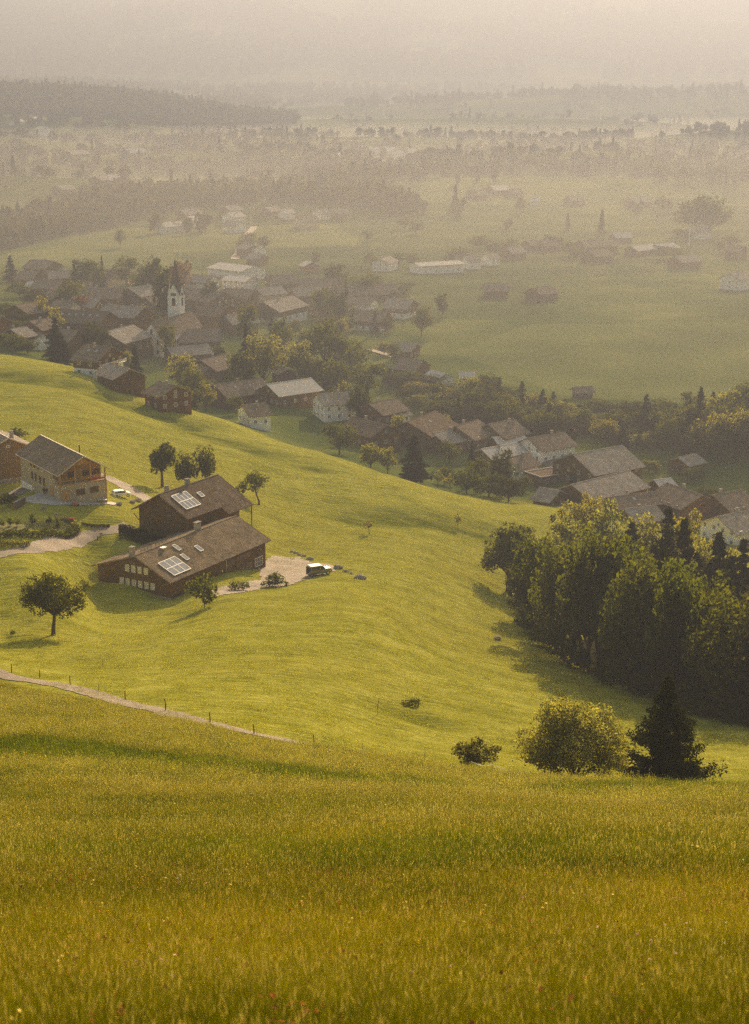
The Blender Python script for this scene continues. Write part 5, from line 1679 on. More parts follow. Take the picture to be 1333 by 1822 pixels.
tree_base(KS[1], 486, 1042, 20, 50, 'low planting bed bush at the end of the front farmhouse, left of the yard', cat='bush', name='bush')
tree_base(KS[0], 424, 1050, 15, 36, 'flat bush at the foot of the long wall right of the round bush', cat='bush', name='bush')
tree_base(KS[1], 24, 1130, 8, 12, 'tiny dark bush in the pasture left of the small apple tree', cat='bush', name='bush')
tree_base(KS[0], 733, 1256, 10, 40, 'low dark tussock in the lower pasture', cat='bush', name='bush')
tree_base(KS[1], 30, 782, 18, 40, 'bush behind the barn roof at the left edge', cat='bush', name='bush')
tree_base(KS[0], 14, 902, 26, 34, 'leafy shrub at the left edge beside the retaining wall', cat='bush', name='bush')

# near right: big pale shrub, conifer, dark low bush
NEARB = leaf_material('willow_leaves', (.04, .046, .006), (.42, .37, .13), .55)
K = Kind(lambda: broadleaf(6.6, 7.0, 110, 26000, .13, NEARB, .0, 75, .24, trunk=.12, name='large_shrub', nl=12), 6.6, 7.0)
p = at_depth(1020, 136); k = pxm(p)
zt = CAMZ + 136 * ray(1020, 1254)[2] / ray(1020, 1254)[1]
K.place(p, zt - p.z, 190 / k, 'big pale leafy shrub behind the tall grass, left of the ragged conifer', 'shrub', rz=0)
K = Kind(lambda: conifer(9.5, 6.6, 111, 40000, .10, tiers=190, ragged=.2, droop=-.12, spread=.075, pw=.95, name='conifer_tree'), 9.5, 6.2)
p = at_depth(1180, 141); k = pxm(p)
zt = CAMZ + 141 * ray(1185, 1203)[2] / ray(1185, 1203)[1]
K.place(p, zt - p.z, 172 / k, 'ragged dark conifer behind the tall grass at the lower right', rz=0)
K = Kind(lambda: broadleaf(2.6, 5.0, 112, 4200, .12, L_DARK, .0, 26, .26, trunk=.05, name='bush', nl=9), 2.6, 5.0)
p = at_depth(850, 150); k = pxm(p)
zt = CAMZ + 150 * ray(850, 1318)[2] / ray(850, 1318)[1]
K.place(p, max(2.2, zt - p.z), 92 / k, 'low dark bush half hidden by the meadow edge', 'bush', rz=0)

# lone tree at the edge of the wood
K = Kind(lambda: broadleaf(13, 9.4, 115, 7000, .30, L_BROAD, .16, 34, .25, trunk=.4, name='broadleaf_tree'), 13, 9.4)
tree_base(K, 905, 1052, 118, 108, 'tall oval tree with a short dark trunk standing left of the wood', rz=0)

# ---- the wood on the right: trees set along and behind its edge
rs = np.random.RandomState(5)
# far rows first: named tops that show against the village
TOPS = [
    (KC[0], 1180, 906, 300, 11, 'slim dark conifer, tallest spire in the middle of the wood'),
    (KC[1], 1118, 930, 322, 11, 'dark conifer left of the slim spire in the wood'),
    (KC[2], 1270, 950, 292, 11, 'dark conifer right of the middle of the wood'),
    (KC[0], 1313, 962, 286, 10.5, 'narrow dark conifer near the right edge of the wood'),
    (KC[1], 1232, 985, 282, 10.5, 'dark conifer just left of the right-hand pair'),
    (KC[2], 1208, 926, 286, 10, 'dark conifer right beside the tallest spire in the wood'),
    (KC[0], 1292, 992, 272, 10.5, 'dark conifer in front of the right-hand pair of spires'),
    (KC[1], 1330, 1005, 262, 11, 'broad dark conifer cut by the right edge in the wood'),
    (KC[2], 1156, 972, 290, 10.5, 'dark conifer below and left of the tallest spire'),
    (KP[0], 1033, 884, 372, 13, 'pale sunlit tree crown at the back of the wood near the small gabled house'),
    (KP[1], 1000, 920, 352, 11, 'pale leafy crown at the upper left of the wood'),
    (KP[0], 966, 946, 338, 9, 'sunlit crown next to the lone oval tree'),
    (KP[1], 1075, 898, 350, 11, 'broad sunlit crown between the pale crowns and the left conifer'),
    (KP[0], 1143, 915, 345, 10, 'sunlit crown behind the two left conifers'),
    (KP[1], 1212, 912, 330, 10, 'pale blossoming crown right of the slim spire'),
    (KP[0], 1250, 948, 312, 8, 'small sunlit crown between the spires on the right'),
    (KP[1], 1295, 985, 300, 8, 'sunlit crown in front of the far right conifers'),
    (KB[0], 1135, 1000, 300, 9, 'rounded yellow-green crown in the centre of the wood'),
    (KB[1], 972, 985, 306, 12, 'leafy crown overhanging the pasture at the left end of the wood'),
]
for kd, u, vt, D, wd, lb in TOPS:
    tree_top(kd, u, vt, D, wd, lb, hmax=27, hmin=6, name='conifer_tree' if kd in KC else 'broadleaf_tree', group='trees of the wood on the right')
for u, v, hp, wp, lb in ((948, 1112, 130, 105, 'leafy tree at the left tip of the wood, its branches over the pasture'), (972, 1140, 190, 115, 'tall leafy tree second from the left tip of the wood'), (1000, 1172, 215, 110, 'tall leafy tree third from the left tip of the wood')):
    tree_base(KB[1 if u < 960 else 0], u, v, hp, wp, lb, name='broadleaf_tree')
for u, v, sz, lb in ((932, 1092, 5.5, 'bush at the very left tip of the wood'), (955, 1128, 5, 'bush under the leafy tree at the left tip of the wood'), (978, 1152, 5.5, 'bush between the second and third tree of the wood edge'), (1004, 1180, 5.5, 'bush below the third tree of the wood edge'), (940, 1110, 4.5, 'small bush at the pasture side of the wood tip')):
    KS[0].place(at(u, v), sz * .9, sz * 1.3, lb, 'bush', name='bush')
n_w = 0
pl_ = [(np.array(at_depth(u, D)[:2])) for _, u, _, D, _, _ in TOPS]
ex = [q[0] for q in WOODEDGE]; ey = [q[1] for q in WOODEDGE]; o_ = np.argsort(ex); ex = np.array(ex)[o_]; ey = np.array(ey)[o_]
for row, dy in enumerate((2.5, 8, 14, 21, 28, 36, 45, 56)):
    x = 29.5 + row * 1.3
    while x < 88:
        x += rs.uniform(3.6, 6.0)
        y = float(np.interp(x, ex, ey)) + dy + rs.uniform(-2, 2.5)
        if min(hypot(x - q[0], y - q[1]) for q in pl_) < 2.6: continue
        z = Hs(x, y)
        u, v = proj(x, y, z)
        if u > 1400: continue
        # height limited by the tree line seen in the photo
        vt = np.interp(u, [880, 930, 960, 1000, 1060, 1120, 1200, 1260, 1333, 1420], [1010, 985, 965, 935, 925, 950, 985, 1010, 1040, 1050]) + rs.uniform(0, 46) + (14 if row == 0 else 0)
        zt = CAMZ + y * ray(u, vt)[2] / ray(u, vt)[1]
        hh = min(zt - z, 27 + rs.uniform(-3, 2)) * (rs.uniform(.72, 1.0) if row == 0 else 1)
        if hh < 4: continue
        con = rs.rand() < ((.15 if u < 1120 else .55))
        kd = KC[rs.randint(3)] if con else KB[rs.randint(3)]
        kd.place(Vector((x, y, z - .3)), hh, (rs.uniform(6, 7.5) if con else rs.uniform(9.5, 13)),
                 'dark conifer standing in the shaded mass of the wood on the right' if con else 'leafy tree in the shaded mass of the wood on the right',
                 group='shaded conifers inside the wood' if con else 'shaded leafy trees inside the wood', name='conifer_tree' if con else 'broadleaf_tree')
        n_w += 1
# undergrowth bushes along the edge
for i in range(34):
    t = i / 33; x = 29 + t * 55; y = float(np.interp(x, ex, ey)) + rs.uniform(-.5, 1.4)
    z = Hs(x, y); u, v = proj(x, y, z)
    if u > 1390: continue
    KS[i % 2].place(Vector((x, y, z - .1)), rs.uniform(2.5, 5), rs.uniform(4, 6), 'dark undergrowth bush at the foot of the wood', 'bush', group='undergrowth along the edge of the wood', name='bush')
    n_w += 1
print('wood trees', n_w)

# ---- village and valley trees: (kind, column, row of the top, depth, width, label)
b0, b1, b2 = KB; c0, c1, c2 = KC; p0, p1 = KP
VT = [
    (c0, 101, 566, 590, 9.5, 'big dark conifer on the crest at the left, in front of the village'),
    (c1, 118, 606, 588, 4.5, 'small conifer touching the big one on the crest'),
    (b0, 14, 592, 610, 9, 'leafy tree at the left edge just behind the crest'), (b2, 50, 604, 606, 8, 'round tree between the left edge and the big conifer'),
    (KY, 80, 528, 690, 8, 'bright yellow-green tree among the roofs at the left'), (KY, 99, 548, 680, 7, 'smaller yellow-green tree right of the bright one'),
    (b1, 165, 574, 640, 11, 'dark rounded tree in front of the row of six roof windows'),
    (c2, 242, 614, 596, 6.5, 'pointed tree beside the white balconies'), (KS[0], 172, 655, 565, 5, 'bright bush on the crest in front of the balconied house'),
    (b1, 293, 468, 735, 9, 'tall dark tree right beside the church tower'), (b0, 300, 574, 668, 6.5, 'slim yellow-green tree in front of the church facade'),
    (p0, 330, 626, 605, 11, 'large pale-crowned tree in front of the grey roof below the church'), (b2, 345, 655, 590, 9, 'dim tree below the pale-crowned one'),
    (p1, 366, 680, 570, 7, 'pale small tree behind the crest at the left of the red-brown wall'), (KS[1], 300, 690, 560, 6, 'bush before the small red-brown house'),
    (b1, 338, 708, 562, 5, 'dark small tree right of the red-brown house'), (KS[0], 345, 718, 556, 4, 'bush at the crest below the dark small tree'),
    (c1, 439, 576, 640, 6, 'slim dark conifer in the middle of the village'), (p0, 470, 596, 618, 15, 'very large round tree in the middle of the village'),
    (b0, 425, 622, 612, 9, 'tree left of the very large round one'), (p1, 534, 607, 632, 13, 'second large round tree, lower, right of the first'),
    (b2, 578, 572, 655, 16, 'broad tree behind the second round one'), (b0, 622, 600, 648, 13, 'broad dim tree at the right end of the village grove'),
    (b1, 560, 640, 620, 12, 'dim tree above the bright pale roof'), (b2, 600, 640, 615, 12, 'dim tree above the white three storey house'), (b0, 655, 645, 612, 11, 'dim tree right above the white house'),
    (b1, 636, 686, 570, 7, 'dark round tree right of the white three storey house'),
    (b0, 604, 752, 508, 9, 'dark tree behind the crest at the left of the lower row'), (p0, 660, 790, 482, 6.5, 'small pointed pale tree on the crest in the lower row'),
    (c2, 737, 776, 478, 9.5, 'broad dark conifer on the crest in the lower row'), (p1, 690, 796, 480, 5, 'pale bush-like tree left of the broad conifer'),
    (KSM, 779, 838, 446, 4, 'young tree on the crest, left of a pair'), (KSM, 801, 836, 444, 4.6, 'young tree on the crest, right of a pair'),
    (b0, 548, 590, 700, 9, 'tree behind the grove near the white-cornered house'), (b1, 280, 458, 800, 9, 'tree standing behind the church spire'),
    (b2, 265, 468, 810, 13, 'round tree left behind the church'), (b0, 225, 455, 850, 10, 'yellowish tree at the top edge of the village'),
    (b1, 145, 462, 840, 12, 'tree right of the upper left farmhouse'), (b0, 168, 462, 835, 9, 'tree between the upper left farmhouse and the cream house'), (c0, 183, 456, 840, 4, 'thin dark conifer at the top edge of the village'),
    (b2, 130, 500, 760, 12, 'dark tree left of the pale canopy'), (b1, 60, 515, 760, 11, 'dark tree below the small pale shed'), (b0, 35, 500, 800, 11, 'dim tree at the left of the village beside the field'),
    (c1, 20, 455, 870, 8, 'dark conifer at the upper left against the wood'), (b0, 6, 540, 700, 9, 'tree at the left edge above the reddish roof'),
    (b2, 12, 568, 660, 9, 'leafy tree left of the grey roof at the edge'), (b0, 36, 570, 655, 7, 'small leafy tree touching the grey roof'), (KR, 145, 522, 740, 8, 'rust-coloured tree right of the house with the sunlit verge'),
    (KR, 322, 458, 840, 10, 'rust-coloured tree behind the church spire'),
    (b1, 380, 500, 790, 9, 'dark tree left of the second pale roof'), (b0, 440, 540, 700, 8, 'dim tree by the green in the village'), (b2, 500, 565, 690, 9, 'tree in front of the large grey roof'),
    (b0, 640, 490, 860, 14, 'tree behind the very long roof, left'), (b1, 600, 470, 900, 12, 'tree above the upper brown roofs'), (b2, 660, 485, 870, 12, 'tree behind the very long roof, right'),
    (b0, 575, 512, 800, 12, 'tree between the upper brown roofs and the strip of windows'), (b1, 605, 520, 780, 12, 'tree right above the white window strip'), (b2, 750, 545, 745, 9, 'tree at the right end of the village'),
    (b1, 787, 522, 800, 6, 'single tree by the road beyond the village'), (b0, 722, 500, 880, 9, 'tree by the pale house left of the long white building'),
    (c0, 640, 700, 560, 4, 'small dark conifer by the white house'), (p0, 710, 735, 545, 5, 'pale little tree among the lower roofs'), (b0, 850, 815, 478, 7, 'small tree left of the blue-grey roof'),
    (b1, 895, 800, 476, 7, 'dark tree in front of the blue-grey roof'), (b0, 870, 845, 462, 9, 'dim tree on the crest below the blue-grey roof'), (b2, 830, 835, 466, 8, 'dim tree left of the crest tree'),
    (b1, 905, 850, 456, 9, 'dark tree left of the flat-roofed building'), (b0, 935, 875, 446, 8, 'tree on the crest before the small house'), (KR, 1014, 768, 548, 8, 'reddish tree right of the white-walled house'),
    (b2, 1230, 832, 500, 7, 'pointed pale tree below the hay hut'), (b0, 1258, 880, 480, 9, 'tree between the brown roof and the right edge house'), (p1, 1155, 848, 510, 7, 'pale bushes behind the long barn'),
    (KY, 965, 742, 560, 6, 'small bright tree on the meadow behind the white-walled house'), (b1, 955, 748, 556, 7, 'dark tree left of the small bright one'),
    (p1, 1050, 880, 400, 7, 'pale tree top rising before the long barn'),
]
for kd, u, vt, D, wd, lb in VT:
    nm = 'conifer_tree' if kd in KC else ('bush' if kd in KS else 'broadleaf_tree')
    if D in (446, 444):
        tree_base(kd, u, 868 if u < 790 else 874, 30, 24, lb, name='young_tree'); continue
    tree_top(kd, u, vt, D, wd * 1.15, lb, hmax=26, hmin=3.5, name=nm, group='trees in the village', cat='bush' if kd in KS else 'tree')

rs = np.random.RandomState(31)
VP = np.array(VPOS)
nx_ = 0
while nx_ < 60:
    u = rs.uniform(0, 745) if rs.rand() < .6 else rs.uniform(560, 1100)
    D = rs.uniform(640, 880) if u < 745 and rs.rand() < .75 else rs.uniform(490, 640)
    p = at_depth(u, D); uu, v = proj(*p)
    crest = np.interp(uu, [0, 150, 300, 400, 560, 700, 960], [632, 658, 716, 748, 803, 850, 905])
    if v > crest + 2 or v < 470: continue
    if uu > 760 and v < 745: continue
    if 430 < uu < 620 and v > 735: continue
    if 240 < uu < 330 and 590 < v < 700: continue
    if uu > 400 and 530 < v < 560 and uu < 470: continue
    dd = np.hypot(VP[:, 0] - p.x, VP[:, 1] - p.y)
    if (dd < VP[:, 2] * .5 + 5.5).any(): continue
    con = rs.rand() < .15
    kd = KC[rs.randint(3)] if con else (KB + KP[:1])[rs.randint(4)]
    kd.place(p, rs.uniform(10, 14) if con else rs.uniform(5, 8.5), rs.uniform(4, 5.5) if con else rs.uniform(5.5, 9), 'hazy conifer between the village roofs' if con else 'hazy leafy garden tree between the village roofs',
             group='conifers between the village roofs' if con else 'garden trees between the village roofs', name='conifer_tree' if con else 'broadleaf_tree')
    nx_ += 1

# the line of trees along the stream: from the village to the right edge
rs = np.random.RandomState(9)
line = [(690, 655, 640), (740, 668, 628), (790, 672, 612), (850, 668, 600), (900, 672, 596), (950, 690, 588), (1000, 700, 582), (1060, 716, 576), (1120, 706, 572), (1180, 712, 566), (1240, 696, 560), (1300, 684, 556), (1380, 672, 552)]
lu = [a[0] for a in line]; lv = [a[1] for a in line]; ld = [a[2] for a in line]
NEARN = {1148: 'tallest pointed conifer of the stream treeline', 1243: 'second pointed conifer of the stream treeline, further right'}
done = set()
for row in range(3):
    u = 676 + row * 13
    while u < 1400:
        u += rs.uniform(17, 31)
        D = float(np.interp(u, lu, ld)) - row * 15 + rs.uniform(-5, 5)
        vt = float(np.interp(u, lu, lv)) + row * rs.uniform(14, 24) + rs.uniform(-3, 14)
        if u > 1000 and row == 2 and D < 520: continue
        con = rs.rand() < .22
        kd = KC[rs.randint(3)] if con else (KB + KP[:1])[rs.randint(4)]
        tree_top(kd, u, vt, D, rs.uniform(6, 7.5) if con else rs.uniform(10, 14), 'hazy conifer in the treeline along the stream' if con else 'hazy round tree in the treeline along the stream',
                 hmax=20, hmin=5, name='conifer_tree' if con else 'broadleaf_tree', group='conifers of the stream treeline' if con else 'round trees of the stream treeline')
tree_top(KC[1], 1148, 702, 556, 8, 'tallest pointed conifer of the stream treeline', hmax=28, name='conifer_tree')
tree_top(KC[2], 1243, 690, 548, 8, 'second pointed conifer of the stream treeline, further right', hmax=28, name='conifer_tree')

# loose trees and hedges of the valley
VL = [(660, 448, 1000, 9), (1240, 350, 1190, 34), (1262, 352, 1180, 28), (1215, 410, 1150, 16), (1180, 440, 1050, 14), (1206, 440, 1040, 14), (1060, 425, 1090, 14), (1085, 440, 1050, 13), (1025, 440, 1050, 12), (1010, 428, 1070, 10),
      (975, 418, 1110, 13), (995, 420, 1105, 10), (905, 425, 1080, 14), (880, 432, 1070, 12), (850, 418, 1100, 15), (820, 440, 1040, 12), (800, 448, 1020, 9), (710, 452, 1010, 12), (735, 456, 1000, 9), (925, 352, 1330, 9),
      (1300, 425, 1110, 12), (1280, 436, 1080, 9), (560, 448, 1010, 7), (215, 405, 1110, 8), (442, 414, 1110, 13), (470, 420, 1100, 10), (430, 425, 1090, 8), (655, 410, 1150, 8), (740, 395, 1200, 12), (720, 385, 1230, 12)]
for i, (u, vt, D, wd) in enumerate(VL):
    lb = {1: 'very tall broad tree group member rising on the right beyond the fields', 2: 'second very tall broad tree beside the first on the right beyond the fields'}.get(i, 'hazy tree beyond the village among the distant fields')
    tree_top(KB[i % 3], u, vt, D, wd, lb, hmax=30, hmin=8, name='broadleaf_tree', group='hazy trees among the distant fields')

# ---- far woods that read as one mass
def far_proto(seed, con):
    rs = np.random.RandomState(seed); n = 130
    if con:
        z = rs.rand(n); a = rs.rand(n) * 2 * pi; r = (1 - z) * rs.uniform(.2, 1, n) * 3.4
        C = np.stack([np.cos(a) * r, np.sin(a) * r, z * 17 + .5], 1); mt = L_NEEDLE
    else:
        C = crown_points(n, 5.5, 5.5, 6.4, 6.6, rs, 9, .42); mt = L_DARK
    V, Q = leaf_quads(C, 3.0 if not con else 2.4, rs, aspect=1.2)
    me = np_mesh('far_tree', V, Q, mt)
    return bpy.data.objects.new('far_tree', me)


FARC = bpy.data.collections.new('far_tree_shapes')
for i in range(6): FARC.objects.link(far_proto(300 + i, i == 0))


def instancer(name, pts, scl, rot, collection, kind='stuff', pick=None):
    me = bpy.data.meshes.new(name); n = len(pts)
    me.vertices.add(n); me.vertices.foreach_set('co', np.asarray(pts, np.float32).ravel())
    for nm, arr, tp in (('s', scl, 'FLOAT_VECTOR'), ('r', rot, 'FLOAT_VECTOR')):
        at__ = me.attributes.new(nm, tp, 'POINT'); at__.data.foreach_set('vector', np.asarray(arr, np.float32).ravel())
    ai = me.attributes.new('pick', 'INT', 'POINT'); ai.data.foreach_set('value', np.asarray(pick, np.int32))
    o = link(name, me)
    ng = bpy.data.node_groups.new(name, 'GeometryNodeTree')
    ng.interface.new_socket('Geometry', in_out='INPUT', socket_type='NodeSocketGeometry'); ng.interface.new_socket('Geometry', in_out='OUTPUT', socket_type='NodeSocketGeometry')
    N = ng.nodes; gi = N.new('NodeGroupInput'); go = N.new('NodeGroupOutput')
    ip = N.new('GeometryNodeInstanceOnPoints'); ci = N.new('GeometryNodeCollectionInfo'); ci.inputs[0].default_value = collection; ci.inputs[1].default_value = True; ci.inputs[2].default_value = True
    ip.inputs['Pick Instance'].default_value = True
    def attr(nm, tp):
        a = N.new('GeometryNodeInputNamedAttribute'); a.data_type = tp; a.inputs[0].default_value = nm; return a.outputs[0]
    L = ng.links
    L.new(gi.outputs[0], ip.inputs['Points']); L.new(ci.outputs[0], ip.inputs['Instance'])
    L.new(attr('pick', 'INT'), ip.inputs['Instance Index'])
    er = N.new('FunctionNodeEulerToRotation'); L.new(attr('r', 'FLOAT_VECTOR'), er.inputs[0]); L.new(er.outputs[0], ip.inputs['Rotation'])
    L.new(attr('s', 'FLOAT_VECTOR'), ip.inputs['Scale'])
    L.new(ip.outputs[0], go.inputs[0])
    md = o.modifiers.new('scatter', 'NODES'); md.node_group = ng
    return tag(o, kind=kind)


def wood(n, mask_fn, xr, yr, seed, hs=(.6, 1.05)):
    rs = np.random.RandomState(seed)
    x = rs.uniform(*xr, n); y = rs.uniform(*yr, n)
    m = mask_fn(x, y) > 0
    x, y = x[m], y[m]
    if not len(x): return
    P = np.stack([x, y, H(x, y) - .3], 1)
    k = rs.uniform(*hs, len(x)); S = np.stack([k * rs.uniform(.8, 1.1, len(x)), k * rs.uniform(.8, 1.1, len(x)), k], 1)
    R = np.stack([0 * x, 0 * x, rs.rand(len(x)) * 6.28], 1)
    return instancer('woodland', P, S, R, FARC, pick=rs.randint(0, 6, len(x)))


def uv_of(x, y):
    return proj(x, y, H(x, y))


def band(poly_top, poly_bot, rag=6):
    """woods measured as bands of the photo between two lines of rows, at the ground"""
    def f(x, y):
        u, v = uv_of(x, y)
        t = np.interp(u, [p[0] for p in poly_top], [p[1] for p in poly_top]); b = np.interp(u, [p[0] for p in poly_bot], [p[1] for p in poly_bot])
        nz = noise2(x / 60, y / 90) * rag * 2
        return np.where((v > t + nz) & (v < b + nz), 1, -1)
    return f


# big dark wood at the left edge reaching towards the middle
wood(8500, band([(-80, 392), (0, 396), (90, 378), (200, 352), (330, 340), (450, 336), (600, 330), (700, 350), (760, 372), (761, 500)], [(-80, 470), (0, 452), (80, 425), (200, 404), (300, 386), (330, 372), (470, 362), (620, 366), (700, 388), (760, 380), (761, 300)], 5), (-420, 130), (1080, 2100), 1)
# belts further out
wood(5200, band([(-80, 292), (100, 296), (300, 292), (500, 290), (640, 284), (700, 320), (701, 500)], [(-80, 312), (100, 312), (240, 306), (420, 312), (600, 322), (700, 322), (701, 200)], 4), (-560, 130), (1500, 2600), 2)
wood(5200, band([(640, 300), (700, 292), (900, 280), (1100, 286), (1200, 300), (1420, 298)], [(640, 330), (700, 326), (800, 318), (900, 312), (1100, 312), (1200, 328), (1420, 338)], 4), (-60, 620), (1500, 2600), 3)
# woods on the low ridges of the middle valley
wood(3200, lambda x, y: np.where((H(x, y) > 15 + 12 * noise2(x / 90, y / 60)) & (noise2(x / 130 + 8, y / 90) > .0), 1, -1), (-520, 720), (1600, 2330), 8)
# wooded hill
wood(5200, lambda x, y: np.where((H(x, y) > 20 + 9 * noise2(x / 70, y / 70)) & (y > 2380) & (y < 2950), 1, -1), (-760, -120), (2380, 2950), 4, (.8, 1.3))
wood(3000, lambda x, y: np.where((H(x, y) > 22 + 14 * noise2(x / 120, y / 90)) & (noise2(x / 260 + 5, y / 200) > -.12), 1, -1), (-1000, 900), (3250, 4300), 5, (1.0, 1.6))
# scattered hedges and copses in the valley fields
wood(4200, lambda x, y: np.where((noise2(x / 95 + 3, y / 60 + 9) > .24) & (y > 1180), 1, -1), (-560, 700), (1180, 3300), 6, (.6, 1.1))
# forest on the far mountainside
wood(9000, lambda x, y: np.where(noise2(x / 330, y / 420) > -.22, 1, -1), (-1700, 2000), (4500, 7400), 7, (1.6, 2.6))

# ground mist lying over the whole valley, thickest along the river far out; its near rim follows the foot of the hill
t = NT('mist_air'); vp = t.n('ShaderNodeVolumePrincipled'); vp.inputs['Density Attribute'].default_value = ''
vp.inputs['Color'].default_value = MIST_COL; vp.inputs['Density'].default_value = MIST_D; vp.inputs['Anisotropy'].default_value = .45
t.l(vp.outputs[0], t.out.inputs['Volume'])
mu = np.linspace(-1, 1, 61)
rows = [(0, 0), (.006, .30), (.016, .62), (.03, .82), (.05, .95), (.08, .92), (.12, .86), (.17, .76), (.23, .62), (.30, .45), (.38, .25), (.48, 0)]
V_ = []; nm_ = len(mu)
for t_, hh_ in rows:
    for m_ in mu:
        x0 = m_ * 900; y0 = np.interp(x0, [-900, -140, -60, 0, 45, 90, 900], [620, 590, 560, 500, 455, 440, 430]); yy = y0 + t_ * 8200; xx = x0 * (1 + 3.4 * min(1, t_ * 1.6))
        ff = max(0.0, 1 - abs(m_) ** 6)
        V_.append((xx, yy, CAMZ - 128 + (58 + 9 * float(noise2(np.array([xx / 300]), np.array([yy / 300]))[0]) + 0) * hh_ * (.15 + .85 * ff)))
nt_ = len(V_); V_ += [(x, y, ZMIN - .5) for x, y, z in V_]
Q_ = []
nr_ = len(rows)
for i in range(nr_ - 1):
    for k in range(nm_ - 1):
        a_ = i * nm_ + k; Q_.append((a_, a_ + 1, a_ + nm_ + 1, a_ + nm_)); Q_.append((a_ + nt_, a_ + nm_ + nt_, a_ + nm_ + 1 + nt_, a_ + 1 + nt_))
for k in range(nm_ - 1):
    Q_.append((k, k + nt_, k + 1 + nt_, k + 1)); e_ = (nr_ - 1) * nm_ + k; Q_.append((e_, e_ + 1, e_ + 1 + nt_, e_ + nt_))
for i in range(nr_ - 1):
    a_ = i * nm_; Q_.append((a_, a_ + nm_, a_ + nm_ + nt_, a_ + nt_)); a_ = i * nm_ + nm_ - 1; Q_.append((a_, a_ + nt_, a_ + nm_ + nt_, a_ + nm_))
tag(link('mist', np_mesh('mist', np.array(V_), np.array(Q_), t.m)), kind='stuff')
# ------------------------------------------------------------------ tall meadow in front
def grass_material(name, stops, trans=.5):
    t = NT(name)
    oi = t.n('ShaderNodeObjectInfo')
    f = t.noise(t.pos(), .14, 4, .6); f2 = t.noise(t.pos(obj=True), 6.0, 2, .5)
    k = t.math('ADD', t.math('MULTIPLY', f, .62), t.math('ADD', t.math('MULTIPLY', f2, .2), t.math('MULTIPLY', oi.outputs['Random'], .18)))
    c = t.ramp(k, stops)
    d = t.n('ShaderNodeBsdfDiffuse'); t.l(c, d.inputs['Color'])
    tr = t.n('ShaderNodeBsdfTranslucent'); t.l(c, tr.inputs['Color'])
    m = t.n('ShaderNodeMixShader'); m.inputs[0].default_value = trans
    t.l(d.outputs[0], m.inputs[1]); t.l(tr.outputs[0], m.inputs[2])
    return t.done(m.outputs[0])


M_BLADE = grass_material('meadow_blades', [(.33, (.062, .068, .001)), (.5, (.155, .143, .002)), (.66, (.255, .212, .004))])
M_STALK = grass_material('meadow_stalks', [(.33, (.10, .105, .003)), (.5, (.165, .155, .006)), (.66, (.23, .19, .014))])
M_HEAD = grass_material('seed_heads', [(.33, (.21, .17, .02)), (.5, (.31, .25, .05)), (.66, (.31, .19, .035))])
M_BLADEF = grass_material('pale_meadow_blades', [(.33, (.11, .115, .005)), (.5, (.22, .205, .012)), (.66, (.33, .285, .03))])
M_PAST = grass_material('pasture_blades', [(.33, (.12, .125, .006)), (.5, (.20, .20, .012)), (.66, (.29, .27, .03))])
M_HEADF = grass_material('pale_seed_heads', [(.33, (.20, .18, .025)), (.5, (.29, .25, .05)), (.66, (.34, .285, .08))])
M_FY = mat_simple('yellow_petals', (.65, .45, .02), .7); M_RUST = mat_simple('sorrel_spikes', (.36, .13, .03), .8, .1, 0, .4, 3); M_FW = mat_simple('white_petals', (.75, .7, .62), .7); M_FP = mat_simple('pink_petals', (.55, .28, .24), .7)


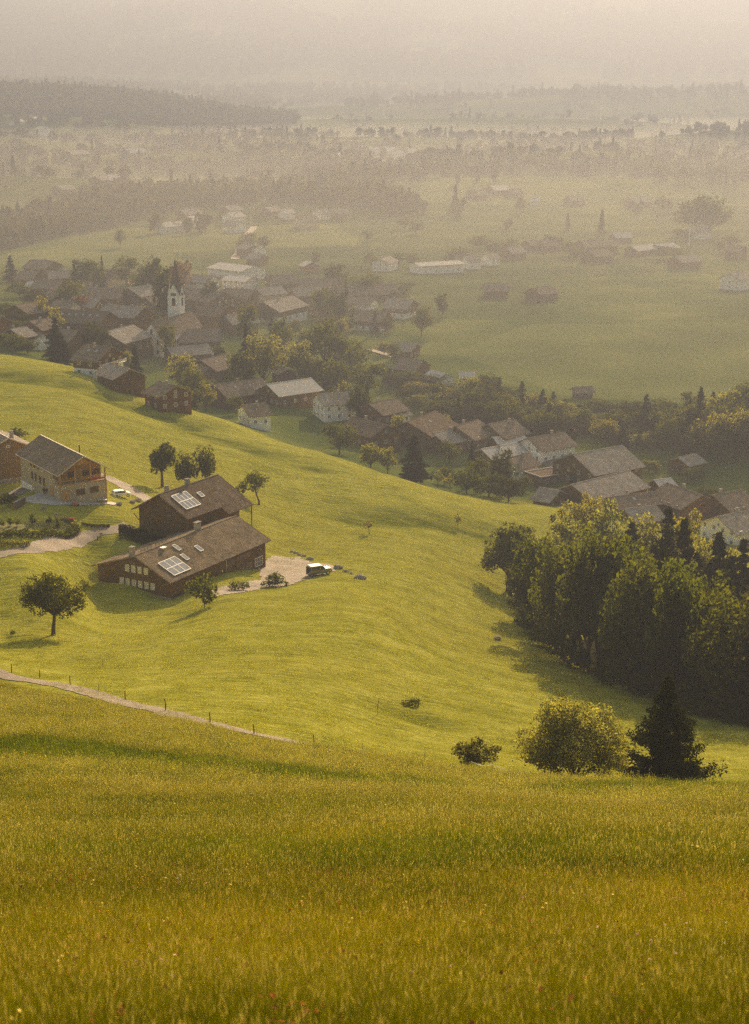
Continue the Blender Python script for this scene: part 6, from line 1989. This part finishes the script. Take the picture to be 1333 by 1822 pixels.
def grass_clump(seed, nb, r, hgt, wd, heads, flower=None, mat=None):
    rs = np.random.RandomState(seed)
    V = []; Q = []; mi = []

    def ribbon_(base, d, hh, w0, m, bend):
        px_ = Vector((-d.y, d.x, 0)) * w0
        o = len(V); n = 4
        for i in range(n):
            t = i / (n - 1); q = base + Vector((d.x * bend * t * t, d.y * bend * t * t, hh * t)); ww = px_ * (1 - t * .85)
            V.extend([q - ww, q + ww])
        for i in range(n - 1): Q.append((o + 2 * i, o + 2 * i + 1, o + 2 * i + 3, o + 2 * i + 2)); mi.append(m)
        return q
    for b in range(nb):
        a = rs.rand() * 6.28; rr = r * sqrt(rs.rand()); base = Vector((cos(a) * rr, sin(a) * rr, -.03))
        aa = rs.rand() * 6.28; d = Vector((cos(aa), sin(aa), 0)); hh = hgt * rs.uniform(.35, 1)
        ribbon_(base, d, hh, wd * rs.uniform(.6, 1.2), 0, hh * rs.uniform(.15, 1.0))
    for b in range(heads):
        a = rs.rand() * 6.28; rr = r * sqrt(rs.rand()); base = Vector((cos(a) * rr, sin(a) * rr, 0))
        aa = rs.rand() * 6.28; d = Vector((cos(aa), sin(aa), 0)); hh = hgt * rs.uniform(.95, 1.45)
        tip = ribbon_(base, d, hh, wd * .35, 1, hh * rs.uniform(.03, .2))
        for k in range(2):     # crossed little plumes
            e = Vector((cos(aa + 1.57 * k), sin(aa + 1.57 * k), 0)) * wd * rs.uniform(.6, 1.3); o = len(V); L_ = hh * rs.uniform(.10, .2)
            V.extend([tip - Vector((0, 0, L_ * .6)), tip + e - Vector((0, 0, L_ * .15)), tip + Vector((0, 0, L_ * .5)), tip - e - Vector((0, 0, L_ * .15))]); Q.append((o, o + 1, o + 2, o + 3)); mi.append(2)
    if flower:
        for b in range(flower[1]):
            a = rs.rand() * 6.28; rr = r * sqrt(rs.rand()); base = Vector((cos(a) * rr, sin(a) * rr, 0)); d = Vector((cos(a), sin(a), 0)); hh = hgt * rs.uniform(.7, 1.1)
            tip = ribbon_(base, d, hh, wd * .4, 1, .1 * hh)
            for k in range(3):
                e = Vector((cos(1.05 * k), sin(1.05 * k), rs.uniform(-.3, .3))) * flower[2]; g = Vector((-sin(1.05 * k), cos(1.05 * k), .4)) * flower[2]; o = len(V)
                V.extend([tip - e, tip - g, tip + e, tip + g]); Q.append((o, o + 1, o + 2, o + 3)); mi.append(3)
    me = np_mesh('grass_clump', np.array([tuple(v) for v in V]), np.array(Q), mat or M_BLADE)
    me.materials.append(M_STALK); me.materials.append(M_HEAD); me.materials.append(flower[0] if flower else M_FY)
    me.polygons.foreach_set('material_index', np.array(mi, np.int32)); me.update()
    return bpy.data.objects.new('grass_clump', me)


CN = bpy.data.collections.new('near_clumps')
for i in range(5): CN.objects.link(grass_clump(500 + i, 110, .34, .55, .0042, (1, 3, 2, 5, 1)[i]))
for i in range(2): CN.objects.link(grass_clump(515 + i, 100, .34, .5, .0042, 3, (M_RUST, 5, .03)))
CN.objects.link(grass_clump(510, 100, .34, .55, .0042, 4, (M_FY, 2, .022)))
CN.objects.link(grass_clump(511, 100, .34, .55, .0042, 6, (M_FW, 1, .028)))
CN.objects.link(grass_clump(512, 100, .34, .55, .0042, 5, (M_FP, 2, .025)))
CM = bpy.data.collections.new('mid_clumps')
for i in range(5): CM.objects.link(grass_clump(520 + i, 120, .75, .58, .0075, (1, 8, 3, 13, 3)[i]))
CM.objects.link(grass_clump(530, 110, .75, .6, .0075, 8, (M_FY, 3, .035)))
CF = bpy.data.collections.new('far_clumps')
for i in range(5): CF.objects.link(grass_clump(540 + i, 120, 1.3, .55, .017, (1, 20, 8, 40, 12)[i], None, M_BLADEF))
for o_h in list(CF.objects) + list(CM.objects)[1:4:2]: o_h.data.materials[2] = M_HEADF
M_BAND = grass_material('lush_blades', [(.33, (.045, .062, .002)), (.5, (.10, .12, .003)), (.66, (.17, .18, .008))])
for c_h in (CF, CM): c_h.objects[0].data.materials[0] = M_BAND
CS = bpy.data.collections.new('pasture_tufts')
for i in range(4): CS.objects.link(grass_clump(560 + i, 46, .9, .16, .02, 0, None, M_PAST))


def meadow(name, n, y0, y1, colls, seed, scale=(.8, 1.25), dens_pow=2.0, aw=.27, weights=None, keep=None):
    rs = np.random.RandomState(seed)
    # depths drawn so that the picture is evenly covered
    t = rs.rand(n); q = 2 - dens_pow
    y = (y0 ** q + t * (y1 ** q - y0 ** q)) ** (1 / q) if abs(q) > 1e-6 else y0 * (y1 / y0) ** t
    x = rs.uniform(-aw, aw, n) * (y + 4)
    m = keep(x, y)
    x, y = x[m], y[m]; n = len(x)
    P = np.stack([x, y, H(x, y)], 1)
    nz = noise2(x / 9 + 4, y / 11 + 2) + .6 * noise2(x / 3.1, y / 3.3)
    k = rs.uniform(*scale, n) * (1 + .25 * nz) * np.clip(-path_depth(x, y) / 9, .5, 1) if y1 < 200 else rs.uniform(*scale, n) * (1 + .35 * nz)
    S = np.stack([k, k, k * rs.uniform(.85, 1.15, n)], 1)
    R = np.stack([rs.normal(0, .2, n), rs.normal(0, .2, n), rs.rand(n) * 6.28], 1)
    nc = len(colls.objects)
    w_ = np.array(weights, float) if weights else np.ones(nc); w_ /= w_.sum()
    pick = rs.choice(nc, n, p=w_)
    # seed-head rich clumps gather in drifts, green ones between them
    rich = noise2(x / 26 + 1.5, y / 8 + 3) + .5 * noise2(x / 7, y / 5)
    pick = np.where((rich > .12) & (rs.rand(n) < .6), rs.choice([1, 3], n), np.where((rich < -.14) & (rs.rand(n) < .7), 0, pick))
    if y1 > 60 and nc > 4:
        g_ = band_green(x, y) + .25 * noise2(x / 5, y / 4)
        c_ = np.interp(x / y, _BA, _BC)
        pick = np.where(g_ > .42, 0, np.where(rs.rand(n) < np.clip((y - c_ + 42) / 60, 0, .6), rs.choice([1, 3], n), pick))
    return instancer(name, P, S, R, colls, pick=pick)


_BA = [-.3, -.22, -.11, 0, .08, .15, .3]; _BC = [104, 103, 97, 88, 90, 100, 112]


def band_green(x, y):
    """the greener trough that runs across the meadow"""
    a = x / y
    c = np.interp(a, [-.3, -.22, -.11, 0, .08, .15, .3], [104, 103, 97, 88, 90, 100, 112])
    return np.exp(-((y - c) / 7.0) ** 2)


inside = lambda x, y: path_depth(x, y) < -1.2 + 1.0 * noise2(x / 2, y / 2)
meadow('meadow_grass', 42000, 7.5, 34, CN, 1, scale=(.42, .8), dens_pow=.75, keep=lambda x, y: inside(x, y), weights=[3, 2, 3, 1, 3, .6, .6, .25, .04, .08])
meadow('meadow_grass', 36000, 30, 84, CM, 2, scale=(.5, .95), dens_pow=.7, keep=lambda x, y: inside(x, y), weights=[3, 2, 3, 1.4, 2.5, .35])
meadow('meadow_grass', 30000, 78, 196, CF, 3, scale=(.6, 1.0), dens_pow=.6, keep=lambda x, y: inside(x, y) & (np.random.RandomState(5).rand(len(x)) > .0), weights=[2, 3, 3, 2.4, 2])
meadow('pasture_grass', 60000, 140, 430, CS, 4, dens_pow=.7, keep=lambda x, y: (path_depth(x, y) > 3) & (wood_depth(x, y) < 0) & (noise2(x / 3.5, y / 7) + noise2(x / 1.5, y / 2.5) > -.1) & OFFROAD(x, y))
# shapes that were only made to be copied inside the grass and far woods stay unlinked
for m_ in list(bpy.data.meshes):
    if m_.users == 0: bpy.data.meshes.remove(m_)
print('objects', len(bpy.data.objects))
